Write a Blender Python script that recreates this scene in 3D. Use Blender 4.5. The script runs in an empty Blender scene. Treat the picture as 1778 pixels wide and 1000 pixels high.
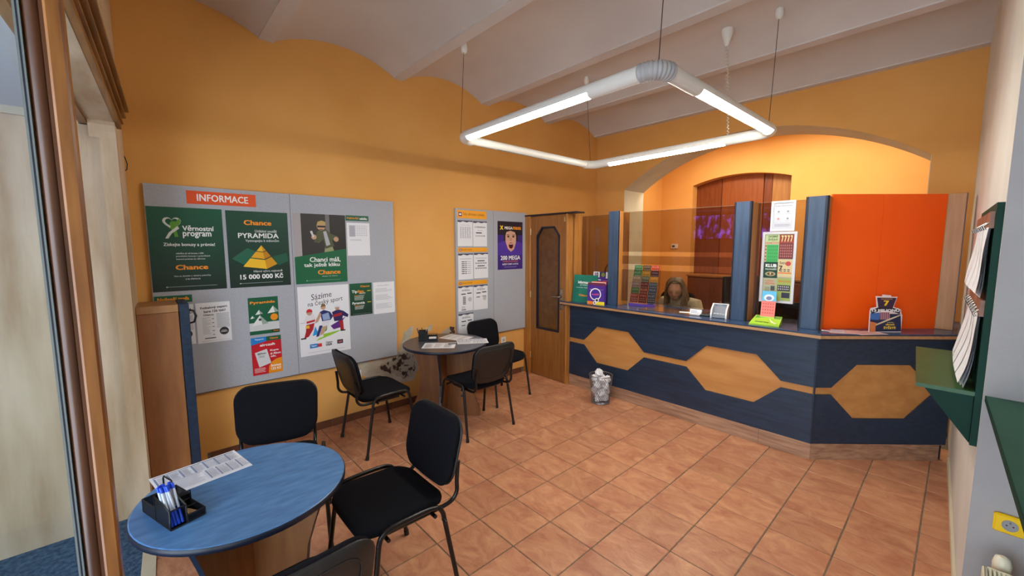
import bpy, bmesh, math, random
from mathutils import Vector, Matrix
random.seed(7)
PI = math.pi
SC = bpy.context.scene
COL = SC.collection

# ------------------------------------------------------------------ camera, world, lights, exposure
cam_d = bpy.data.cameras.new('camera')
cam_d.sensor_width = 36.0
cam_d.lens = 711.4 / 1778 * 36.0
cam_d.clip_start = 0.02
cam = bpy.data.objects.new('camera', cam_d)
COL.objects.link(cam)
YAW, PITCH, ROLL = -0.8308, 0.1021, -0.0015
fw = Vector((math.sin(YAW) * math.cos(PITCH), math.cos(YAW) * math.cos(PITCH), -math.sin(PITCH)))
rt = Vector((math.cos(YAW), -math.sin(YAW), 0))
up = rt.cross(fw)
rt, up = math.cos(ROLL) * rt + math.sin(ROLL) * up, -math.sin(ROLL) * rt + math.cos(ROLL) * up
cm = Matrix((rt, up, -fw)).transposed().to_4x4()
cm.translation = Vector((0, 0, 1.669))
cam.matrix_world = cm
SC.camera = cam

SC.view_settings.view_transform = 'Standard'
SC.view_settings.look = 'None'
SC.view_settings.gamma = 1.0
SC.view_settings.use_curve_mapping = False
SC.view_settings.exposure = 0.42

WORLD_STRENGTH = 5.2
TUBE_STRENGTH = 58.0
w = bpy.data.worlds.new('overcast_sky')
SC.world = w
w.use_nodes = True
bg = w.node_tree.nodes['Background']
bg.inputs[0].default_value = (0.74, 0.86, 1.0, 1)
bg.inputs[1].default_value = WORLD_STRENGTH


def lamp_area(name, loc, rot, sx, sy, power, col):
    d = bpy.data.lights.new(name, 'AREA')
    d.shape = 'RECTANGLE'
    d.size, d.size_y, d.energy, d.color = sx, sy, power, col
    o = bpy.data.objects.new(name, d)
    COL.objects.link(o)
    o.location, o.rotation_euler = loc, rot
    return o


lamp_area('office_ceiling_light', (-1.8, 6.25, 3.32), (0, 0, 0), 2.4, 0.5, 56, (1.0, 0.93, 0.78))

# ------------------------------------------------------------------ materials


def lin(c):
    if isinstance(c, str):
        c = tuple(int(c[i:i + 2], 16) for i in (1, 3, 5))
    return tuple(((v / 255) / 12.92 if v / 255 <= 0.04045 else ((v / 255 + 0.055) / 1.055) ** 2.4) for v in c)


MATS = {}


def mat(name, c1, c2=None, rough=0.5, scale=8.0, stretch=(1, 1, 1), bump=0.0, bscale=None, metal=0.0, rand=0.0,
        spec=0.5, detail=4.0, sheen=0.0, contrast=(0.35, 0.65), coat=0.0, warp=0.0, nrough=0.5):
    if name in MATS:
        return MATS[name]
    m = bpy.data.materials.new(name)
    m.use_nodes = True
    nt = m.node_tree
    N, L = nt.nodes, nt.links
    b = N['Principled BSDF']
    b.inputs['Roughness'].default_value = rough
    b.inputs['Metallic'].default_value = metal
    b.inputs['Specular IOR Level'].default_value = spec
    if coat:
        b.inputs['Coat Weight'].default_value = coat
    if sheen:
        b.inputs['Sheen Weight'].default_value = sheen
    c1 = lin(c1) + (1,)
    b.inputs['Base Color'].default_value = c1
    vec = None
    if c2 is not None or bump:
        tc = N.new('ShaderNodeTexCoord')
        mp = N.new('ShaderNodeMapping')
        mp.inputs['Scale'].default_value = stretch
        L.new(tc.outputs['Object'], mp.inputs['Vector'])
        vec = mp.outputs['Vector']
        if rand:
            oi = N.new('ShaderNodeObjectInfo')
            mu = N.new('ShaderNodeVectorMath')
            mu.operation = 'SCALE'
            mu.inputs[0].default_value = (37, 53, 71)
            L.new(oi.outputs['Random'], mu.inputs['Scale'])
            ad = N.new('ShaderNodeVectorMath')
            L.new(vec, ad.inputs[0])
            L.new(mu.outputs[0], ad.inputs[1])
            vec = ad.outputs[0]
    if c2 is not None:
        c2 = lin(c2) + (1,)
        nz = N.new('ShaderNodeTexNoise')
        nz.inputs['Scale'].default_value = scale
        nz.inputs['Detail'].default_value = detail
        nz.inputs['Distortion'].default_value = warp
        nz.inputs['Roughness'].default_value = nrough
        L.new(vec, nz.inputs['Vector'])
        cr = N.new('ShaderNodeValToRGB')
        cr.color_ramp.elements[0].position, cr.color_ramp.elements[1].position = contrast
        cr.color_ramp.elements[0].color, cr.color_ramp.elements[1].color = c1, c2
        L.new(nz.outputs['Fac'], cr.inputs['Fac'])
        out = cr.outputs['Color']
        if rand:
            hs = N.new('ShaderNodeHueSaturation')
            mr = N.new('ShaderNodeMapRange')
            mr.inputs['To Min'].default_value, mr.inputs['To Max'].default_value = 1 - rand, 1 + rand
            L.new(oi.outputs['Random'], mr.inputs['Value'])
            L.new(mr.outputs[0], hs.inputs['Value'])
            L.new(out, hs.inputs['Color'])
            out = hs.outputs['Color']
        L.new(out, b.inputs['Base Color'])
    if bump:
        n2 = N.new('ShaderNodeTexNoise')
        n2.inputs['Scale'].default_value = bscale or scale * 4
        n2.inputs['Detail'].default_value = 3
        L.new(vec, n2.inputs['Vector'])
        bp = N.new('ShaderNodeBump')
        bp.inputs['Strength'].default_value = bump
        bp.inputs['Distance'].default_value = 0.01
        L.new(n2.outputs['Fac'], bp.inputs['Height'])
        L.new(bp.outputs[0], b.inputs['Normal'])
    MATS[name] = m
    return m


def ink(c):
    """flat print / plain plastic colour"""
    n = 'print_' + (c[1:] if isinstance(c, str) else '%02x%02x%02x' % c)
    return mat(n, c, rough=0.45, spec=0.4)


def glassmat(name, tint, rough=0.0, refl=1.45):
    m = bpy.data.materials.new(name)
    m.use_nodes = True
    nt = m.node_tree
    N, L = nt.nodes, nt.links
    N.remove(N['Principled BSDF'])
    t = N.new('ShaderNodeBsdfTransparent')
    t.inputs[0].default_value = tint + (1,)
    g = N.new('ShaderNodeBsdfGlossy')
    g.inputs['Roughness'].default_value = rough
    f = N.new('ShaderNodeFresnel')
    ge = N.new('ShaderNodeNewGeometry')          # same reflectance on the way in and out of the sheet
    ma = N.new('ShaderNodeMath')
    ma.operation = 'MULTIPLY_ADD'
    ma.inputs[1].default_value, ma.inputs[2].default_value = 1 / refl - refl, refl
    L.new(ge.outputs['Backfacing'], ma.inputs[0])
    L.new(ma.outputs[0], f.inputs[0])
    mx = N.new('ShaderNodeMixShader')
    L.new(f.outputs[0], mx.inputs[0])
    L.new(t.outputs[0], mx.inputs[1])
    L.new(g.outputs[0], mx.inputs[2])
    L.new(mx.outputs[0], N['Material Output'].inputs[0])
    return m


def emit(name, c, s):
    m = bpy.data.materials.new(name)
    m.use_nodes = True
    nt = m.node_tree
    nt.nodes.remove(nt.nodes['Principled BSDF'])
    e = nt.nodes.new('ShaderNodeEmission')
    e.inputs[0].default_value = c + (1,)
    e.inputs[1].default_value = s
    nt.links.new(e.outputs[0], nt.nodes['Material Output'].inputs[0])
    return m


def meshy(name, c, holes):
    """fine perforated sheet metal, holes far below a pixel"""
    m = mat(name, c, rough=0.4, spec=0.5)
    nt = m.node_tree
    N, L = nt.nodes, nt.links
    t = N.new('ShaderNodeBsdfTransparent')
    mx = N.new('ShaderNodeMixShader')
    mx.inputs[0].default_value = holes
    L.new(N['Principled BSDF'].outputs[0], mx.inputs[1])
    L.new(t.outputs[0], mx.inputs[2])
    L.new(mx.outputs[0], N['Material Output'].inputs[0])
    return m


ORANGE = mat('orange_wall_paint', (228, 170, 95), (222, 162, 85), rough=0.72, scale=1.6, bump=0.12, bscale=45, spec=0.25)
CREAMW = mat('cream_reveal_paint', (214, 204, 176), (203, 192, 162), rough=0.7, scale=3, bump=0.1, bscale=40)
CEIL = mat('off_white_ceiling_paint', (214, 208, 202), (206, 199, 193), rough=0.85, scale=1.5, bump=0.12, bscale=25)
WHITEW = mat('white_wall_paint', (222, 219, 210), (212, 208, 198), rough=0.75, scale=2.5, bump=0.15, bscale=22)
GREYW = mat('pale_grey_wall_paint', (170, 167, 165), (161, 158, 157), rough=0.75, scale=3, bump=0.15, bscale=26)
STAIN = mat('stained_cream_plaster', (218, 200, 170), (176, 148, 112), rough=0.8, scale=1.7, stretch=(1, 3.2, 0.6), bump=0.2,
            bscale=18, detail=8)
GROUT = mat('sandy_grey_grout', (130, 114, 94), (106, 92, 76), rough=0.9, scale=30)
TILE = mat('terracotta_tile', (168, 104, 76), (212, 158, 118), rough=0.36, scale=5.5, stretch=(1, 1.6, 1), bump=0.25, bscale=30,
           rand=0.08, detail=14, contrast=(0.32, 0.70), spec=0.5, warp=0.9, nrough=0.68)
SKIRT = mat('brown_skirting_tile', (120, 72, 46), (96, 56, 36), rough=0.45, scale=9, rand=0.1)
BLUE = mat('dark_blue_wood_laminate', (24, 41, 60), (37, 58, 83), rough=0.42, scale=5, stretch=(1.0, 6, 9), detail=6, contrast=(0.3, 0.75))
BLUEV = mat('slate_blue_post_laminate', (48, 68, 94), (62, 84, 110), rough=0.4, scale=5, stretch=(9, 9, 0.8), detail=6)
NAVY = mat('navy_edge_band', (20, 26, 44), rough=0.4)
BLUETOP = mat('blue_worktop_laminate', (44, 66, 98), (60, 84, 118), rough=0.22, scale=9, stretch=(1, 2, 2), detail=6)
OAK = mat('honey_oak_laminate', (204, 146, 82), (188, 128, 66), rough=0.42, scale=2.5, stretch=(1.0, 5, 6), detail=7)
OAKV = mat('honey_oak_vertical_grain', (186, 128, 62), (164, 106, 48), rough=0.42, scale=4, stretch=(10, 10, 0.8), detail=7)
DOORW = mat('door_oak_laminate', (160, 106, 52), (140, 90, 42), rough=0.4, scale=4, stretch=(9, 9, 0.7), detail=7)
BROWNW = mat('brown_beech_laminate', (152, 100, 56), (136, 86, 46), rough=0.45, scale=4, stretch=(6, 6, 0.8), detail=6)
PLINTH = mat('worn_brown_plinth_laminate', (184, 146, 116), (146, 108, 84), rough=0.5, scale=4, stretch=(1, 4, 12), detail=8)
REDW = mat('red_brown_door_wood', (132, 66, 26), (112, 52, 20), rough=0.4, scale=4, stretch=(8, 8, 0.7), detail=6)
TANW = mat('tan_door_wood', (176, 122, 62), (160, 106, 52), rough=0.4, scale=4, stretch=(8, 8, 0.7), detail=6)
OLDW = mat('varnished_old_wood', (150, 96, 44), (112, 66, 28), rough=0.32, scale=5, stretch=(7, 7, 0.7), detail=8)
OLDWX = mat('varnished_cornice_wood', (156, 108, 52), (112, 72, 32), rough=0.35, scale=5, stretch=(0.7, 7, 7), detail=8)
DARKW = mat('dark_brown_bead_wood', (92, 54, 30), (70, 40, 22), rough=0.3, scale=5, stretch=(7, 7, 0.7))
BOARD = mat('grey_board_felt', (176, 179, 186), (168, 171, 178), rough=0.9, scale=90, bump=0.1, bscale=260, spec=0.15)
BOARDEDGE = mat('dark_seam_and_shadow_edge', (96, 88, 84), rough=0.7)  # panel seams, and the shadow painted along the boards' bottom edges
FABRIC = mat('black_chair_fabric', (17, 17, 21), (25, 25, 30), rough=0.95, scale=220, bump=0.25, bscale=700, spec=0.12)
SHELL = mat('black_shell_plastic', (24, 23, 23), (33, 31, 30), rough=0.45, scale=120, bump=0.1, bscale=500)
TUBE = mat('black_painted_steel', (13, 13, 14), rough=0.3, spec=0.5)
TABLETOP = mat('sky_tinted_table_laminate', (62, 106, 154), (94, 142, 190), rough=0.33, scale=7, stretch=(6, 1.6, 2), detail=12, contrast=(0.25, 0.75))  # blue brightened so the colour itself carries the reflected sky
TABLETOP2 = mat('dark_slate_table_laminate', (58, 62, 74), (74, 76, 88), rough=0.3, scale=6, stretch=(2, 5, 2), detail=7)
BLACK = mat('black_plastic', (17, 17, 19), rough=0.4)
DKGREY = mat('dark_grey_plastic', (44, 44, 48), rough=0.5)
WHITE = mat('white_plastic', (232, 232, 230), rough=0.35)
PAPER = mat('white_paper', (232, 233, 236), rough=0.8, spec=0.2)
LAMPW = mat('white_lamp_housing', (226, 224, 214), rough=0.3)
RIBBED = mat('grey_ribbed_plastic', (172, 170, 168), rough=0.4)
SILVER = mat('brushed_silver_metal', (196, 196, 198), rough=0.3, metal=1.0)
CHROME = mat('steel', (150, 146, 138), rough=0.25, metal=1.0)
BRASS = mat('pale_brass', (210, 196, 150), rough=0.3, metal=0.8)
HOTOR = mat('bright_orange_panel', (252, 98, 12), (248, 90, 8), rough=0.5, scale=1.2, spec=0.3)
GREENB = mat('dark_green_board', (8, 50, 38), (11, 57, 44), rough=0.6, scale=6, spec=0.2)
GREENL = mat('green_ledge_lacquer', (26, 74, 54), (32, 82, 60), rough=0.45, scale=5, spec=0.3)
CARPET = mat('blue_carpet', (92, 118, 144), (52, 78, 106), rough=1.0, scale=38, bump=0.8, bscale=160, detail=6, spec=0.1)
YELLOW = mat('yellow_plastic', (246, 200, 16), rough=0.35)
CREAMP = mat('cream_enamel', (226, 218, 190), rough=0.35)
CLIP = mat('brown_clip_wood', (142, 96, 70), (120, 78, 56), rough=0.5, scale=20)
SKIN = mat('skin', (222, 172, 144), (212, 158, 130), rough=0.5, scale=30)
HAIR = mat('ash_brown_hair', (78, 60, 42), (164, 138, 104), rough=0.45, scale=22, stretch=(6, 6, 0.3), contrast=(0.2, 0.8))
KNIT = mat('cream_knit', (236, 228, 200), (220, 210, 178), rough=0.95, scale=70, bump=0.6, bscale=140, spec=0.1)
TROUSER = mat('dark_trousers', (36, 38, 48), rough=0.9)
SMOKED = glassmat('smoked_glass', (0.74, 0.69, 0.63))
CLEARG = glassmat('clear_glass', (0.97, 0.97, 0.96))
CLEARD = glassmat('door_leaf_glass', (0.93, 0.965, 0.98))
ACRYL = glassmat('clear_acrylic', (0.93, 0.94, 0.94), refl=1.3)
GEDGE = mat('glass_edge', (120, 150, 160), rough=0.2)
AMBER = mat('amber_patterned_glass', (112, 74, 36), (98, 64, 30), rough=0.2, scale=14, bump=0.35, bscale=50)
WIREM = mat('bare_wire_mesh', (150, 150, 152), rough=0.35, metal=0.9)
ORGM = meshy('black_perforated_metal', (16, 17, 20), 0.22)
TUBEON = emit('lit_tube', (1.0, 0.95, 0.86), TUBE_STRENGTH)

# ------------------------------------------------------------------ mesh helpers


def thing(name, loc, label=None, cat=None, group=None, rz=0.0, kind=None):
    o = bpy.data.objects.new(name, None)
    o.empty_display_size = 0.1
    COL.objects.link(o)
    o.location = loc
    o.rotation_euler = (0, 0, rz)
    tag(o, label, cat, group, kind)
    return o


def tag(o, label=None, cat=None, group=None, kind=None):
    if label:
        o['label'] = label
    if cat:
        o['category'] = cat
    if group:
        o['group'] = group
    if kind:
        o['kind'] = kind
    return o


def root_matrix(p):
    m = Matrix.Identity(4)
    while p is not None:
        m = (Matrix.Translation(p.location) @ p.rotation_euler.to_matrix().to_4x4()) @ m
        p = p.parent
    return m


class MB:
    def __init__(self):
        self.v, self.f, self.m, self.s = [], [], [], []
        self.mats = []

    def mi(self, m):
        if m not in self.mats:
            self.mats.append(m)
        return self.mats.index(m)

    def add(self, verts, faces, m, smooth=False):
        b = len(self.v)
        self.v += [tuple(p) for p in verts]
        k = self.mi(m)
        for f in faces:
            self.f.append(tuple(b + i for i in f))
            self.m.append(k)
            self.s.append(smooth)
        return self

    def box(self, x0, x1, y0, y1, z0, z1, m, bev=0.0, M=None):
        if bev > 0:
            b = bev
            prof = lambda d: [(x0 + d + b, y0 + d), (x1 - d - b, y0 + d), (x1 - d, y0 + d + b), (x1 - d, y1 - d - b),
                              (x1 - d - b, y1 - d), (x0 + d + b, y1 - d), (x0 + d, y1 - d - b), (x0 + d, y0 + d + b)]
            rings = [[(x, y, z0) for x, y in prof(b)], [(x, y, z0 + b) for x, y in prof(0)],
                     [(x, y, z1 - b) for x, y in prof(0)], [(x, y, z1) for x, y in prof(b)]]
            vs = [p for r in rings for p in r]
            fs = [tuple(range(7, -1, -1)), tuple(range(24, 32))]
            for k in range(3):
                for i in range(8):
                    j = (i + 1) % 8
                    fs.append((k * 8 + i, k * 8 + j, k * 8 + 8 + j, k * 8 + 8 + i))
        else:
            vs = [(x0, y0, z0), (x1, y0, z0), (x1, y1, z0), (x0, y1, z0), (x0, y0, z1), (x1, y0, z1), (x1, y1, z1), (x0, y1, z1)]
            fs = [(3, 2, 1, 0), (4, 5, 6, 7), (0, 1, 5, 4), (1, 2, 6, 5), (2, 3, 7, 6), (3, 0, 4, 7)]
        if M is not None:
            vs = [M @ Vector(p) for p in vs]
        return self.add(vs, fs, m)

    def prism(self, poly, vec, m, msides=None, M=None):
        """extrude the planar 3-D polygon POLY along VEC"""
        n = len(poly)
        P = [Vector(p) for p in poly]
        vec = Vector(vec)
        vs = P + [p + vec for p in P]
        if M is not None:
            vs = [M @ p for p in vs]
        self.add(vs, [tuple(range(n - 1, -1, -1)), tuple(range(n, 2 * n))], m)
        return self.add(vs, [(i, (i + 1) % n, n + (i + 1) % n, n + i) for i in range(n)], msides or m)

    def tube(self, pts, r, m, n=8, caps=True, closed=False, flat=1.0):
        P = [Vector(p) for p in pts]
        R = r if isinstance(r, (list, tuple)) else [r] * len(P)
        k = len(P)
        vs = []
        prev = None
        for i, p in enumerate(P):
            if closed:
                d = P[(i + 1) % k] - P[i - 1]
            else:
                d = P[min(i + 1, k - 1)] - P[max(i - 1, 0)]
            d.normalize()
            if prev is None:
                a = Vector((0, 0, 1)) if abs(d.z) < 0.9 else Vector((1, 0, 0))
                u = d.cross(a).normalized()
            else:
                u = (prev - d * prev.dot(d))
                u = u.normalized() if u.length > 1e-6 else d.orthogonal().normalized()
            prev = u
            v = d.cross(u)
            for j in range(n):
                t = 2 * PI * j / n
                vs.append(p + (u * math.cos(t) + v * math.sin(t) * flat) * R[i])
        fs = []
        for i in range(k if closed else k - 1):
            for j in range(n):
                a, b2 = i * n, ((i + 1) % k) * n
                fs.append((a + j, a + (j + 1) % n, b2 + (j + 1) % n, b2 + j))
        self.add(vs, fs, m, True)
        if caps and not closed:
            self.add(vs[:n], [tuple(range(n - 1, -1, -1))], m)
            self.add(vs[-n:], [tuple(range(n))], m)
        return self

    def lathe(self, prof, c, m, n=24, smooth=True):
        """PROF: (radius, z) from bottom to top about the vertical through C"""
        vs, fs = [], []
        for r, z in prof:
            for j in range(n):
                t = 2 * PI * j / n
                vs.append((c[0] + r * math.cos(t), c[1] + r * math.sin(t), c[2] + z))
        for i in range(len(prof) - 1):
            for j in range(n):
                fs.append((i * n + j, i * n + (j + 1) % n, (i + 1) * n + (j + 1) % n, (i + 1) * n + j))
        self.add(vs, fs, m, smooth)
        if prof[0][0] > 1e-4:
            self.add(vs[:n], [tuple(range(n - 1, -1, -1))], m)
        if prof[-1][0] > 1e-4:
            self.add(vs[-n:], [tuple(range(n))], m)
        return self

    def ball(self, c, r, m, n=12, k=8, deform=None):
        r = r if isinstance(r, (list, tuple)) else (r, r, r)
        vs = []
        for i in range(k + 1):
            ph = PI * i / k
            for j in range(n):
                t = 2 * PI * j / n
                d = Vector((math.sin(ph) * math.cos(t), math.sin(ph) * math.sin(t), math.cos(ph)))
                p = Vector((d.x * r[0], d.y * r[1], d.z * r[2]))
                if deform:
                    p = deform(p, d)
                vs.append(p + Vector(c))
        fs = []
        for i in range(k):
            for j in range(n):
                fs.append((i * n + j, (i + 1) * n + j, (i + 1) * n + (j + 1) % n, i * n + (j + 1) % n))
        return self.add(vs, fs, m, True)

    def build(self, name, parent=None, world=True):
        me = bpy.data.meshes.new(name)
        vs = self.v
        if parent is not None and world:
            inv = root_matrix(parent).inverted()
            vs = [tuple(inv @ Vector(p)) for p in vs]
        me.from_pydata([tuple(p) for p in vs], [], self.f)
        for m in self.mats:
            me.materials.append(m)
        me.polygons.foreach_set('material_index', self.m)
        me.polygons.foreach_set('use_smooth', self.s)
        me.update()
        o = bpy.data.objects.new(name, me)
        COL.objects.link(o)
        if parent is not None:
            o.parent = parent
        return o


def at_base(o, loc):
    """move the origin of a single-mesh thing to LOC without moving its shape"""
    o.data.transform(Matrix.Translation(-Vector(loc)))
    o.location = loc
    return o


def dup(o, loc, rz, label=None, group=None):
    r = o.copy()
    COL.objects.link(r)
    r.location = loc
    r.rotation_euler = (0, 0, rz)
    if label:
        r['label'] = label
    if group:
        r['group'] = group
    for ch in list(o.children):
        c = ch.copy()
        COL.objects.link(c)
        c.parent = r
        for g in ch.children:
            d = g.copy()
            COL.objects.link(d)
            d.parent = c
    return r


_font_cache = {}


def text_mesh(s):
    if s not in _font_cache:
        c = bpy.data.curves.new('lettering', 'FONT')
        c.body = s
        c.resolution_u = 2
        o = bpy.data.objects.new('lettering', c)
        me = o.to_mesh()
        vs = [(v.co.x, v.co.y) for v in me.vertices]
        fs = [tuple(p.vertices) for p in me.polygons]
        o.to_mesh_clear()
        bpy.data.objects.remove(o)
        bpy.data.curves.remove(c)
        x0, x1 = min(v[0] for v in vs), max(v[0] for v in vs)
        y0, y1 = min(v[1] for v in vs), max(v[1] for v in vs)
        _font_cache[s] = ([((x - x0) / (x1 - x0), (y1 - y) / (y1 - y0)) for x, y in vs], fs, x1 - x0, y1 - y0)
    return _font_cache[s]


class Sheet:
    """A flat printed sheet. O top-left corner, U to the right, V down (unit vectors), size w x h; print is laid on as thin shapes.
    Print coordinates are fractions of the width and height, y down."""

    def __init__(self, O, U, V, w, h, curve=None):
        self.O, self.U, self.V = Vector(O), Vector(U).normalized(), Vector(V).normalized()
        self.N = self.V.cross(self.U).normalized()
        self.w, self.h = w, h
        self.mb = MB()
        self.k = 0
        self.curve = curve

    def pt(self, x, y, n):
        b = self.curve(y * self.h) if self.curve else 0.0
        return self.O + self.U * x * self.w + self.V * y * self.h + self.N * (n + b)

    def poly(self, pts, c):
        self.k += 1
        n = 0.0004 + 0.00005 * self.k
        m = ink(c) if not hasattr(c, 'node_tree') else c
        self.mb.add([self.pt(x, y, n) for x, y in pts], [tuple(range(len(pts) - 1, -1, -1))], m)
        return self

    def rect(self, x0, y0, x1, y1, c):
        return self.poly([(x0, y0), (x1, y0), (x1, y1), (x0, y1)], c)

    def disc(self, x, y, r, c, ry=None, n=20):
        ry = ry if ry is not None else r * self.w / self.h
        return self.poly([(x + r * math.cos(2 * PI * i / n), y + ry * math.sin(2 * PI * i / n)) for i in range(n)], c)

    def text(self, s, x0, y0, x1, y1, c, bold=0.02, slant=0.0):
        self.k += 1
        n = 0.0004 + 0.00005 * self.k
        vs, fs, we, he = text_mesh(s)
        b = bold if bold >= 0.015 else 0.0
        bx, by = b / (we + 2 * b), 0.6 * b / (he + 1.2 * b)     # heavy weight: strokes overprinted with a small shift
        for k, (dx, dy) in enumerate(((-1, -1), (1, -1), (1, 1), (-1, 1)) if b else ((0, 0),)):
            P = [(bx + (1 - 2 * bx) * a + dx * bx, by + (1 - 2 * by) * q + dy * by) for a, q in vs]
            self.mb.add([self.pt(x0 + (x1 - x0) * a, y0 + (y1 - y0) * q + slant * (a - 0.5), n + k * 0.000009) for a, q in P], fs, ink(c))
        return self

    def lines(self, x0, y0, x1, y1, k, c, fill=0.45, seed=1, ragged=0.35):
        rr = random.Random(seed)
        st = (y1 - y0) / k
        for i in range(k):
            e = x1 - (x1 - x0) * rr.random() * ragged
            self.rect(x0, y0 + i * st, e, y0 + i * st + st * fill, c)
        return self

    def body(self, name, parent, m, thick=0.0008):
        mb = MB()
        q = [self.O, self.O + self.U * self.w, self.O + self.U * self.w + self.V * self.h, self.O + self.V * self.h]
        mb.prism([p - self.N * 0.0002 for p in reversed(q)], self.N * thick * 0.5, m)
        return mb.build(name, parent)

    def part(self, parent, name):
        """close what is printed so far as one part and go on with the next"""
        self.mb.build(name, parent)
        self.mb = MB()
        return self

    def done(self, parent, name='printed_design'):
        if self.mb.f:
            return self.mb.build(name, parent)


def poster(name, label, cat, y0, y1, z0, z1, paper, x=-3.8245, group=None):
    """sheet pinned flat on a board on the left wall"""
    t = thing(name, (x, (y0 + y1) / 2, z0), label, cat, group)
    s = Sheet((x, y0, z1), (0, 1, 0), (0, 0, -1), y1 - y0, z1 - z0)
    s.body('paper', t, ink(paper) if not hasattr(paper, 'node_tree') else paper)
    return t, s


# ------------------------------------------------------------------ the setting
XL, YB, YB2, YO = -3.85, 5.27, 5.79, 7.3


def xr(y):
    return 0.105 - 0.028 * (y - 2.62)


def S(name, mb, parent=None):
    o = mb.build(name, parent)
    if parent is None:
        o['kind'] = 'structure'
    return o


# floor: grout bed with one object per tile
fl = S('floor', MB().box(-3.9, 1.05, -0.30, 7.6, -0.12, -0.004, GROUT))
GX, GY, TS = -1.267, 2.052, 0.305
full = None


def tile_mesh(x0, x1, y0, y1):
    g, b = 0.0034, 0.0022
    mb = MB()
    x0, x1, y0, y1 = x0 + g, x1 - g, y0 + g, y1 - g
    vs = [(x0, y0, -0.012), (x1, y0, -0.012), (x1, y1, -0.012), (x0, y1, -0.012),
          (x0, y0, -b), (x1, y0, -b), (x1, y1, -b), (x0, y1, -b),
          (x0 + b, y0 + b, 0), (x1 - b, y0 + b, 0), (x1 - b, y1 - b, 0), (x0 + b, y1 - b, 0)]
    fs = [(8, 9, 10, 11)]
    for k in (0, 4):
        for i in range(4):
            j = (i + 1) % 4
            fs.append((k + i, k + j, k + 4 + j, k + 4 + i))
    return mb.add(vs, fs, TILE)


for i in range(-9, 6):
    for j in range(-8, 9):
        x0, y0 = GX + i * TS, GY + j * TS
        cx0, cx1 = max(x0, XL), min(x0 + TS, 0.17 if y0 < 2.6 else 0.1)
        cy0, cy1 = max(y0, -0.17 if x0 > -2.2 else -0.05), y0 + TS
        if cx1 - cx0 < 0.02 or cy1 - cy0 < 0.02:
            continue
        if y0 > 3.84 and (y0 - 3.84) > (x0 + TS + 0.69) * 1.04 + 0.02:
            continue
        whole = abs(cx1 - cx0 - TS) < 1e-4 and abs(cy1 - cy0 - TS) < 1e-4
        if whole and full is not None:
            o = bpy.data.objects.new('tile', full)
            COL.objects.link(o)
            o.parent = fl
        else:
            ox, oy = (x0, y0)
            o = tile_mesh(cx0 - ox, cx1 - ox, cy0 - oy, cy1 - oy).build('tile', fl, world=False)
            if whole:
                full = o.data
        o.location = (x0, y0, random.uniform(-0.0006, 0.0006))

# left wall with its skirting and bare plaster patches
S('wall_left', MB().box(XL - 0.12, XL, -0.04, YB + 0.01, -0.02, 3.6, ORANGE))
wl = bpy.data.objects['wall_left']
PLAST = mat('bare_plaster', (204, 196, 178), (176, 166, 146), rough=0.95, scale=6, bump=0.5, bscale=30)
BRICKY = mat('crumbled_brown_plaster', (176, 166, 148), (70, 50, 40), rough=0.95, scale=17, bump=1.0, bscale=40, detail=9, contrast=(0.49, 0.56))


def patch(name, pts, m, amp=0.012, sub=6, lift=0.0015):
    rr = random.Random(len(pts) * 7 + int(pts[0][0] * 100))
    out = []
    for i, (a, b) in enumerate(pts):
        c, d = pts[(i + 1) % len(pts)]
        for k in range(sub):
            t = k / sub
            out.append((XL, a + (c - a) * t + rr.uniform(-amp, amp), b + (d - b) * t + rr.uniform(-amp, amp)))
    return MB().prism(out, (lift, 0, 0), m).build(name, wl)


patch('plaster_patch', [(1.5, 0.538), (1.89, 0.538), (1.925, 0.56), (1.97, 0.70), (2.06, 0.66), (2.17, 0.40), (2.08, 0.235), (1.95, 0.245), (1.82, 0.30),
                        (1.68, 0.345), (1.53, 0.42), (1.48, 0.47)], PLAST)
patch('plaster_patch', [(1.965, 0.67), (1.985, 0.775), (2.063, 0.822), (2.103, 0.826), (2.104, 0.79), (2.07, 0.71), (2.04, 0.65)], PLAST, 0.006, 4, 0.002)
patch('plaster_patch', [(2.27, 0.75), (2.275, 0.79), (2.334, 0.824), (2.322, 0.75)], PLAST, 0.005, 4)
patch('plaster_patch', [(2.45, 0.69), (2.47, 0.72), (2.567, 0.762), (2.62, 0.757), (2.625, 0.68)], BRICKY, 0.006, 4)
patch('plaster_patch', [(1.70, 0.48), (1.80, 0.50), (1.88, 0.53), (1.93, 0.59), (2.0, 0.56), (2.12, 0.52), (2.10, 0.34), (1.99, 0.28), (1.86, 0.36), (1.74, 0.42)], BRICKY, 0.010, 5, 0.003)
bl = S('baseboard_left', MB().box(XL, XL + 0.004, 0.3, 3.72, 0.0, 0.068, GROUT))
for k in range(11):
    y0 = 0.32 + k * 0.305
    MB().box(XL + 0.001, XL + 0.010, y0 + 0.002, y0 + 0.303, 0.0, 0.07, SKIRT, bev=0.002).build('tile', bl)

# back wall with the broad segmental arch
AC, AW, AS, AR = -1.803, 1.555, 2.47, 0.52
RAD = (AW * AW + AR * AR) / (2 * AR)


def arch(x):
    return AS + math.sqrt(max(RAD * RAD - (x - AC) ** 2, 0)) - (RAD - AR)


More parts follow.
